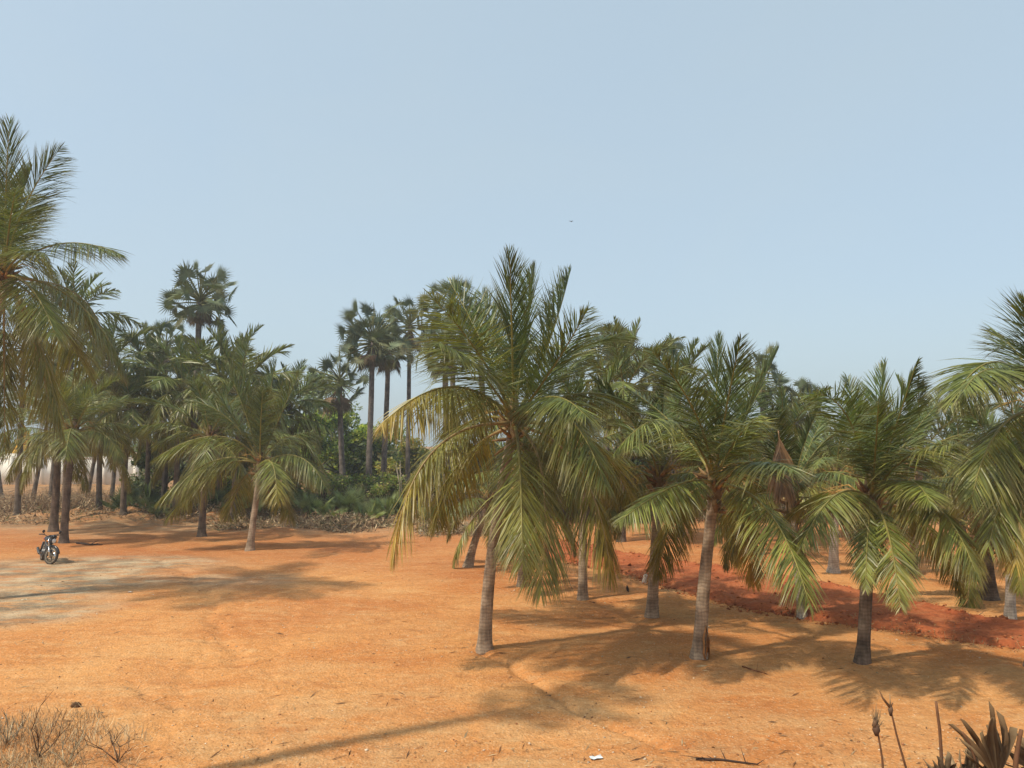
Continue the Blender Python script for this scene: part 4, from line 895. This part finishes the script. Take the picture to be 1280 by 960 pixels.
for s in (-1, 1):
    m = MB(); add_tube(m, [(-.72, s*.12, .30), (-.72, s*.26, .30)], .014, 8); mpart(m, 'footrest', M_RUB)
moto.rotation_euler = (math.radians(-11), 0, math.radians(-52)); moto.scale = (1.0,)*3
moto.rotation_mode = 'XYZ'

# ------------------------------------------------ small things on the clearing
M_MARK = plain_mat('whitewash', (.62, .56, .48), .9, .1, 0, .2, 9)
q = on_ground(805, 730); q[2] = gz1(q[0], q[1]); m = MB()
V = [(-.10,-.05,-.1),(.10,-.05,-.1),(.10,.05,-.1),(-.10,.05,-.1),(-.095,-.045,.30),(.09,-.045,.33),(.09,.045,.33),(-.095,.045,.30),(-.04,0,.38),(.05,0,.38)]
m.add(np.array(V), [[0,1,5,4],[1,2,6,5],[2,3,7,6],[3,0,4,7]]); m.add(np.array(V), [[4,5,9,8],[6,7,8,9]]); m.add(np.array(V), np.array([[5,6,9],[7,4,8]]))
o = m.build('marker_stone', M_MARK); o.location = tuple(q); o.rotation_euler = (.05, .22, .3); o.scale = (.62, .62, .75); tag(o, 'small leaning whitewashed boundary stone at the near edge of the red soil track', 'marker stone')
rg = np.random.default_rng(77)
def bird():
    q = on_ground(783, 740); q[2] = gz1(q[0], q[1]); m = MB()
    add_tube(m, [(-.16,0,.10),(-.08,0,.13),(.0,0,.17),(.06,0,.21),(.09,0,.25),(.115,0,.26),(.15,0,.255)], [.012,.05,.065,.05,.032,.03,.005], 10, (.05,.04,.035))
    o = m.build('bird', M_DRY, None, None, True); t = MB(); t.add([(-.12,-.02,.12),(-.12,.02,.12),(-.28,.03,.05),(-.28,-.03,.05),(-.12,-.02,.105),(-.12,.02,.105),(-.28,.03,.04),(-.28,-.03,.04)], [[0,1,2,3],[4,7,6,5],[0,3,7,4],[1,5,6,2],[2,6,7,3]], (.03,.025,.02)); t.build('tail', M_DRY, o)
    for s in (-1, 1):
        l = MB(); add_tube(l, [(.0, s*.025, .12), (.01, s*.025, .0)], .006, 5, (.2,.12,.05)); add_tube(l, [(.01, s*.025, .004), (.05, s*.025, .004)], .005, 5, (.2,.12,.05)); l.build('leg', M_DRY, o)
    o.location = tuple(q); o.rotation_euler = (0, -.6, 2.0); o.scale = (.6, .6, .6); tag(o, 'small dark bird standing on shaded soil left of the marker stone', 'bird')
bird()
q = on_ground(95, 882); q[2] = gz1(q[0], q[1]); m = MB()
P = [(-.13,0,.03),(-.1,0,.04),(-.03,0,.06),(.05,0,.055),(.11,0,.035),(.13,0,.03)]; add_tube(m, P, [.01,.05,.075,.07,.04,.01], 10, (.13,.075,.04))
for i in range(10): add_tube(m, [(rg.uniform(-.1,.1),rg.uniform(-.05,.05),.08),(rg.uniform(-.15,.15),rg.uniform(-.1,.1),.10+.05*rg.random())], [.008,.003], 4, (.2,.13,.07))
o = m.build('coconut_husk', M_FIBRE); o.location = tuple(q); o.scale = (.62,.62,.62); o.rotation_euler = (0, 0, .3); tag(o, 'dark dried coconut husk lying on bare soil near the dry grass at lower left', 'coconut husk')
def scrap(px, py, s, lab, col, rz, grp=None):
    q = on_ground(px, py); q[2] = gz1(q[0], q[1])+.012; m = MB(); n = 5; u, v = np.meshgrid(np.linspace(-1,1,n), np.linspace(-.6,.6,n), indexing='ij')
    z = .25*rg.random((n, n))*s; X_ = np.stack([u*s, v*s, z], -1).reshape(-1, 3); I_ = np.arange(n-1)[:, None]*n+np.arange(n-1)[None]; Fq = np.stack([I_, I_+n, I_+n+1, I_+1], -1).reshape(-1, 4)
    m.add(X_, Fq, col); m.add(X_-[0, 0, .004], Fq[:, ::-1], col); o = m.build('paper_scrap', M_DRY); o.location = tuple(q); o.rotation_euler = (0, 0, rz); tag(o, lab, 'litter', grp)
scrap(745, 948, .085, 'crumpled bluish white paper scrap on the soil at the bottom centre', (.72,.76,.76), .2)
scrap(163, 741, .07, 'tiny white scrap lying on the grey silt patch', (.75,.72,.64), .5)
scrap(30, 751, .06, 'tiny pale scrap on the soil left of the grey silt patch', (.75,.65,.45), .5)
scrap(868, 722, .09, 'white scrap on the red soil track behind the hollow-footed palm trunk', (.7,.62,.52), .9)
scrap(130, 641, .22, 'pale plastic scrap on the soil bank behind the paired trunks', (.7,.62,.5), .2)
scrap(112, 638, .16, 'small bright scrap higher on the soil bank behind the motorcycle', (.72,.66,.55), 1.2)
# fallen branch and cut leaf stalk on the soil
def stick(pp, R, lab, col, nm='fallen_branch', cat='branch', twigs=6, seed=1, grp=None):
    rg = np.random.default_rng(seed); P = []
    for (px, py) in pp: q = on_ground(px, py); P.append([q[0], q[1], gz1(q[0], q[1])+R*.9])
    P = np.array(P); b = P[0].copy(); m = MB(); add_tube(m, P, np.linspace(R, R*.4, len(P)), 7, col)
    for i in range(twigs):
        k = rg.integers(0, len(P)-1); p = P[k]+(P[k+1]-P[k])*rg.random(); add_tube(m, [p, p+np.array([rg.normal(0, .18), rg.normal(0, .18), abs(rg.normal(0, .08))])], [R*.4, R*.1], 5, col)
    o = m.build(nm, M_WOOD, None, b); o.location = tuple(b); tag(o, lab, cat, grp)
stick([(870,950),(900,951),(925,954),(948,958)], .02, 'thin dark fallen twig near the bottom edge, left of the dry stalks', (.06,.04,.03), twigs=8, seed=3)
stick([(1196,771),(1210,773),(1226,775)], .04, 'short grey log lying on the far edge of the red track', (.20,.15,.10), 'log', 'log', 5, 4)
stick([(928,834),(945,840),(960,845)], .014, 'small reddish twig on the soil between the hollow-footed and dark-trunked palms', (.22,.09,.04), seed=5)
stick([(96,679),(112,681),(128,682)], .05, 'dark fallen branch on the soil right of the paired trunk feet', (.08,.05,.035), seed=6)
stick([(600,752),(612,755),(620,758)], .03, 'dark dry leaf stalk piece on the soil just left of the tallest middle palm trunk', (.12,.07,.04), seed=7) if False else None

# ------------------------------------------------ foreground: dry grass, bare shrubs, dead fan leaves
def grass(name, rects, n, h, cols, seed, wid=.004, lean=.35, mask=None):
    rg = np.random.default_rng(seed); r = np.array(rects)[rg.integers(0, len(rects), n)]
    x = r[:, 0]+(r[:, 1]-r[:, 0])*rg.random(n); y = r[:, 2]+(r[:, 3]-r[:, 2])*rg.random(n)
    if mask is not None: k = rg.random(n) < mask(x, y); x, y = x[k], y[k]; n = len(x)
    P = np.stack([x, y, gz(x, y)-.01], 1); d = rg.normal(0, lean, (n, 3)); d[:, 2] = 1; d = unit(d); hh = h*rg.uniform(.35, 1.1, n)[:, None]
    s = unit(np.cross(d, rg.normal(size=(n, 3))))*wid; m_ = P+d*hh*.55; d2 = unit(d+rg.normal(0, .35, (n, 3))); t = m_+d2*hh*.5
    V = np.stack([P-s, P+s, m_+s*.8, m_-s*.8, t], 1).reshape(-1, 3); b = np.arange(n)[:, None]*5; c = np.array(cols)[rg.integers(0, len(cols), n)]*rg.uniform(.7, 1.25, (n, 1))
    m = MB(); m.add(V, b+[0, 1, 2, 3], np.repeat(c, 5, 0)); m.F4.append(np.concatenate([b+[3, 2, 4], np.full((n, 1), -1)], 1))
    tag(m.build(name, M_DRY), kind='stuff')
STRAW = [(.54,.40,.23),(.42,.30,.17),(.62,.50,.30),(.28,.20,.12)]
lmask = lambda x, y: np.clip(1.25-np.hypot((x+7.9)/2.5, (y-10.4)/1.7)+1.0*fbm(x*1.2, y*1.2, 3, 95), 0, 1)
grass('dry_grass', [(-10,-4.6,9.2,12.9)], 26000, .26, STRAW, 701, .004, .5, lmask)
grass('dry_grass', [(-10,-4,8.0,9.6)], 12000, .30, STRAW, 702, .004, .5)
gmask = lambda x, y: np.clip(1.1-np.hypot((x+5.6)/1.1, (y-9.75)/.42)+.9*fbm(x*2, y*2, 3, 96), 0, 1)
grass('green_grass', [(-6.9,-4.3,9.2,10.3)], 5000, .16, [(.12,.15,.045),(.18,.19,.07),(.3,.24,.12)], 703, .005, .4, gmask)
smask = lambda x, y: np.clip(.14+1.9*fbm(x*.9, y*.9, 3, 97)-.12*(y-10), 0, .8)
grass('straw_stubble', [(-5.5,5.5,9.0,12.2)], 4500, .07, STRAW, 704, .003, .9, smask)
def bare_shrub(px, py, h, lab, seed, n=7, col=(.16,.10,.06), Y=None):
    rg = np.random.default_rng(seed); q = on_ground(px, py); q[2] = gz1(q[0], q[1]); m = MB()
    def br(p, d, l, r, dep):
        e = p+d*l; mid_ = p+d*l*.5+rg.normal(0, .04, 3)*l; add_tube(m, [p, mid_, e], [r, r*.8, r*.55], 5, np.array(col)*rg.uniform(.7, 1.4))
        if dep > 0:
            for i in range(2 if dep > 1 else 3): br(mid_ if i == 2 else e, unit(d+rg.normal(0, .42, 3)+[0, 0, .12]), l*rg.uniform(.5, .8), r*.6, dep-1)
    for i in range(n): br(q, unit(np.array([rg.normal(0, .45), rg.normal(0, .35), 1])), h*rg.uniform(.25, .5), .010, 2)
    o = m.build('bare_shrub', M_WOOD, None, q); o.location = tuple(q); tag(o, lab, 'dead shrub', 'bare twiggy shrubs in the dry grass')
bare_shrub(48, 945, .85, 'tallest bare forked shrub with dark stems in the dry grass at lower left', 711, 5)
bare_shrub(8, 930, .6, 'bare grey twiggy shrub at the far left edge of the dry grass', 712, 6, (.30,.24,.16))
bare_shrub(148, 950, .6, 'small bare twiggy shrub above the green tuft at lower left', 713, 5)
bare_shrub(84, 955, .5, 'pale dry twiggy shrub right of the tallest bare shrub at lower left', 714, 7, (.42,.33,.20))

# dry stalks and dead palmyra leaves on the embankment, lower right
YF = 6.2
def stalk(pp, r, lab, head, seed):
    rg = np.random.default_rng(seed); P = np.array([at(px, py, YF) for px, py in pp]); b = np.array([P[0][0], P[0][1], gz1(P[0][0], P[0][1])])
    P = np.concatenate([[b-[0, 0, .03]], P]); root = thing('dry_stalk', b, lab, 'dry plant', 'dry stalks on the embankment')
    P = np.concatenate([P[:1], resample(P[1:], 10)]); m = MB(); add_tube(m, P, np.linspace(r*1.2, r*.75, len(P)), 7, (.17,.085,.045)); m.build('stem', M_WOOD, root, b)
    t = P[-1]; h = MB()
    if head == 'tuft':
        add_tube(h, [t-[0,0,.09], t-[0,0,.05], t], [.012,.03,.02], 7, (.12,.07,.045)); add_tube(h, [t-[.01,0,.02], t+[0,0,.05]], [.022,.012], 6, (.16,.10,.06))
        for i in range(26): add_tube(h, [t-[0,0,rg.uniform(0,.06)], t+np.array([rg.normal(0,.035),rg.normal(0,.03),rg.uniform(.02,.16)])], [.004,.001], 4, np.array([.30,.21,.12])*rg.uniform(.5,1.3), False)
    elif head == 'fork':
        add_tube(h, [t-[0,0,.06], t-[0,0,.015], t+[.005,0,.01]], [.008,.02,.012], 7, (.13,.08,.05)); add_tube(h, [t, t+[-.05,.01,.07], t+[-.08,.0,.13]], [.011,.008,.003], 5, (.2,.11,.06)); add_tube(h, [t, t+[.0,0,.11]], [.007,.002], 5, (.3,.22,.13)); add_tube(h, [t, t+[.02,0,.04]], [.009,.003], 5, (.16,.09,.05))
    if head: h.build('seed_head', M_FIBRE, root, b)
    return root
stalk([(1105,985),(1103,950),(1099,925),(1095,905)], .0085, 'dry stalk topped by a ragged fibrous tuft, leftmost of the stalks at lower right', 'tuft', 721)
stalk([(1140,985),(1131,955),(1121,920),(1113,885)], .0085, 'curved dry stalk ending in a small forked tip at lower right', 'fork', 722)
stalk([(1178,985),(1177,950),(1175,915),(1170,877)], .013, 'thick bare brown stalk without a head, standing left of the dead fan leaves', '', 723)
def dead_fan(lab, hub_px, R, axis, nrm, seed, span=170, nseg=16, Y=YF, stalkpx=None, col=(.115,.068,.033), ragged=.4):
    rg = np.random.default_rng(seed); hub = at(*hub_px, Y); b = np.array([hub[0], hub[1], gz1(hub[0], hub[1])]); root = thing('dead_fan_leaf', b, lab, 'dead leaf', 'dead palmyra leaves on the embankment')
    axis = unit(np.array(axis, float)); nrm = np.array(nrm, float); nrm = unit(nrm-axis*np.dot(nrm, axis)); s = np.cross(axis, nrm); m = MB()
    K = 7; a = np.radians(np.linspace(-span/2, span/2, 2*nseg+1)); rr = np.linspace(.02, 1, K)
    ln = R*(1-ragged*rg.random(2*nseg+1))*(1-.25*np.abs(a)/np.radians(span/2))
    V = np.zeros((2*nseg+1, K, 3)); fold = np.where(np.arange(2*nseg+1) % 2, .05, -.035)
    for j in range(2*nseg+1):
        curl = .6*math.sin(j*.45+seed)+.22*rg.normal()
        for k_ in range(K):
            r = rr[k_]*ln[j]; V[j, k_] = hub+r*(math.cos(a[j])*axis+math.sin(a[j])*s)+nrm*(fold[j]*rr[k_]*min(1, 3*rr[k_])+curl*max(0, rr[k_]-.55)**1.5*R)
    for j in range(1, 2*nseg, 2):
        for k_ in range(4, K): V[j, k_] = V[j, k_]*(1-.22*(k_-3))+V[j-1, k_]*.22*(k_-3)
        V[j-1, K-1] += axis*R*rg.uniform(-.02, .10)
    keep = []; 
    for j in range(2*nseg):
        cut = rg.choice([4, 5, 6]) if (j % 2 == 1) else K-1
        if rg.random() < .12: cut = 3
        for k_ in range(min(cut, K-1)): keep.append([j*K+k_, (j+1)*K+k_, (j+1)*K+k_+1, j*K+k_+1])
    c = np.array(col)*rg.uniform(.75, 1.3, (2*nseg+1, 1, 1))*np.ones((1, K, 1)); c[:, -1:] = c[:, -1:]*.7+np.array([.28,.19,.10])*.3; c[::5] = c[::5]*.5+np.array([.34,.25,.14])*.5
    m.add(V.reshape(-1, 3), keep, c.reshape(-1, 3)); o = m.build('leaf_blade', M_DRY, root, b)
    sd = o.modifiers.new('thick', 'SOLIDIFY'); sd.thickness = .004; sd.use_even_offset = False
    p = MB(); e = at(*stalkpx, Y) if stalkpx else hub-axis*.5; e = np.array([e[0], e[1], max(e[2], 0)]); mid_ = (hub+e)/2
    add_tube(p, [np.array([e[0], e[1], gz1(e[0], e[1])-.03]), e, mid_, hub], [.022, .02, .018, .016], 7, (.28,.15,.06)); p.build('leaf_stalk', M_WOOD, root, b)
dead_fan('largest dead palmyra leaf, a dark folded fan with split ribs at the lower right corner', (1248,976), .62, (-.22,0,1), (.15,-1,.2), 731, 84, 13, YF, (1258,1010))
dead_fan('small curled dead fan leaf beside the thick bare stalk at lower right', (1180,978), .25, (.15,0,1), (0,-1,.3), 732, 170, 10, YF-.1, (1180,1005), (.085,.055,.032), .4)
dead_fan('dead fan leaf cut by the right edge, curling beside the largest dark fan', (1290,968), .36, (-.25,0,1), (.4,-1,.1), 733, 110, 10, YF+.15, (1276,1005), (.15,.10,.055), .35)
dead_fan('pale tattered fan leaf with narrow strips, between the bare stalk and largest fan', (1205,985), .40, (.30,.1,1), (.2,-1,.2), 734, 80, 7, YF+.2, (1202,1010), (.30,.21,.12), .35)
stalk([(1228,985),(1222,958),(1212,930),(1203,915)], .011, 'slanting broken brown stalk just left of the largest dead fan leaf', '', 724)
stalk([(1268,990),(1270,950),(1274,925),(1277,912)], .020, 'stout orange-brown leaf stalk at the right edge beside the largest dead fan', '', 725)
grass('dry_mat', [(2.75,3.65,6.0,6.5),(2.9,4.3,6.0,6.3)], 6500, .44, [(.16,.12,.08),(.22,.16,.10),(.10,.075,.05)], 741, .004, .8)
grass('embankment_grass', [(-6,6,4.6,7.6)], 3000, .16, STRAW, 742, .004, .6)

def flying_bird():
    q = at(714, 277, 105); m = MB(); add_tube(m, [(-.16,0,0),(-.05,0,.02),(.1,0,.02),(.2,0,.0)], [.02,.06,.055,.01], 8, (.05,.045,.04))
    o = m.build('bird', M_DRY); 
    for s_ in (-1, 1):
        w_ = MB(); V = [(.1,s_*.04,.03),(-.06,s_*.04,.03),(-.03,s_*.2,.12),(.1,s_*.2,.12),(-.06,s_*.42,.05),(.0,s_*.42,.05)]
        w_.add(V+[(a,b,c-.01) for a,b,c in V], [[0,1,2,3],[3,2,4,5],[7,6,9,8],[8,9,11,10],[0,3,9,6],[3,5,11,9],[1,7,8,2],[2,8,10,4],[4,10,11,5]], (.05,.045,.04)); w_.build('wing', M_DRY, o)
    o.location = tuple(q); o.rotation_euler = (.2, 0, .8); tag(o, 'tiny dark bird flying high in the open sky above the middle palm', 'bird')
flying_bird()

# tall palmyra beside the viewer: outside the picture, but its shadow lies across the clearing
def shadow_palm():
    sh = on_ground(690, 876); El = math.radians(SUN_EL); H = 11.5
    L_ = H/math.tan(El); b = sh-np.array([SUN_DIR[0], SUN_DIR[1], 0])*L_; b[2] = gz1(b[0], b[1])
    root = thing('palmyra_palm', b, 'palmyra palm beside the viewer, out of the picture, casting the long shadow in the foreground', 'palm tree', PG)
    make_trunk(root, b, b, np.array([b[0], b[1], H]), .17, .13, M_PALMYRA, (0, 0, 0), np.random.default_rng(5))
    for nm, me in zip(('crown', 'dead_leaf_skirt'), PALMY[2]):
        c = bpy.data.objects.new(nm, me); COL.objects.link(c); c.parent = root; c.location = (0, 0, H-b[2]); c.scale = (.62,)*3

# ---------------------------------------------------------------- light, sky, air
SUN_EL, SUN_AZ = 54.0, 30.0              # elevation; direction the light travels, from +x towards +y
SUN_DIR = (math.cos(math.radians(SUN_AZ)), math.sin(math.radians(SUN_AZ)))
shadow_palm()
sl = bpy.data.lights.new('sun', 'SUN'); sl.energy = 2.95; sl.angle = math.radians(1.6); sl.color = (1.0, .89, .72)
so = bpy.data.objects.new('sun', sl); COL.objects.link(so)
ce = math.cos(math.radians(SUN_EL)); so.rotation_euler = Vector((SUN_DIR[0]*ce, SUN_DIR[1]*ce, -math.sin(math.radians(SUN_EL)))).to_track_quat('-Z', 'Y').to_euler()
so.location = (-20, -20, 40)
wd = bpy.data.worlds.new("World"); SC.world = wd; wd.use_nodes = True; ns = wd.node_tree.nodes; lk = wd.node_tree.links; ns.clear()
out = node(ns, 'ShaderNodeOutputWorld'); bg = node(ns, 'ShaderNodeBackground'); sky = node(ns, 'ShaderNodeTexSky', sky_type='NISHITA')
sky.sun_disc = False; sky.sun_elevation = math.radians(SUN_EL); sky.sun_rotation = math.atan2(-SUN_DIR[0], -SUN_DIR[1]) % (2*PI)
sky.air_density = 1.0; sky.dust_density = 3.0; sky.ozone_density = 2.0; bg.inputs['Strength'].default_value = .05
bg2 = node(ns, 'ShaderNodeBackground'); bg2.inputs['Color'].default_value = (.345, .425, .465, 1); bg2.inputs['Strength'].default_value = 1.0   # bright hazy air
tcw = node(ns, 'ShaderNodeTexCoord'); nzw = node(ns, 'ShaderNodeTexNoise'); nzw.inputs['Scale'].default_value = 2.2; nzw.inputs['Detail'].default_value = 3; nzw.inputs['Distortion'].default_value = .6
mpw = node(ns, 'ShaderNodeMapping'); mpw.inputs['Scale'].default_value = (1, 1, 2.2); lk.new(tcw.outputs['Generated'], mpw.inputs[0]); lk.new(mpw.outputs[0], nzw.inputs['Vector'])
rw = node(ns, 'ShaderNodeValToRGB'); rw.color_ramp.elements[0].position = .36; rw.color_ramp.elements[1].position = .66      # uneven thin haze
rw.color_ramp.elements[0].color = (.316, .392, .432, 1); rw.color_ramp.elements[1].color = (.328, .398, .424, 1); lk.new(nzw.outputs['Fac'], rw.inputs[0]); lk.new(rw.outputs[0], bg2.inputs['Color'])
ad = node(ns, 'ShaderNodeAddShader'); lk.new(sky.outputs[0], bg.inputs['Color']); lk.new(bg.outputs[0], ad.inputs[0]); lk.new(bg2.outputs[0], ad.inputs[1]); lk.new(ad.outputs[0], out.inputs[0])
HAZE = 0.0012
if HAZE:
    m, nt, ns, lk = new_mat('haze_air'); out = node(ns, 'ShaderNodeOutputMaterial'); pv = node(ns, 'ShaderNodeVolumePrincipled'); pv.inputs['Color'].default_value = (.94, .97, 1, 1); pv.inputs['Density'].default_value = HAZE; pv.inputs['Anisotropy'].default_value = .3
    lk.new(pv.outputs[0], out.inputs['Volume']); h = MB(); add_box(h, (0, 95, 8.5), (260, 290, 23)); o = h.build('haze', m); tag(o, kind='stuff'); o.display_type = 'WIRE'
SC.cycles.use_denoising = True
SC.cycles.max_bounces = 6; SC.cycles.diffuse_bounces = 3; SC.cycles.transparent_max_bounces = 4; SC.cycles.volume_bounces = 0
SC.cycles.transmission_bounces = 4
vs = SC.view_settings; vs.view_transform = 'Standard'; vs.look = 'None'; vs.exposure = 0.34; vs.gamma = 1.0; vs.use_curve_mapping = False
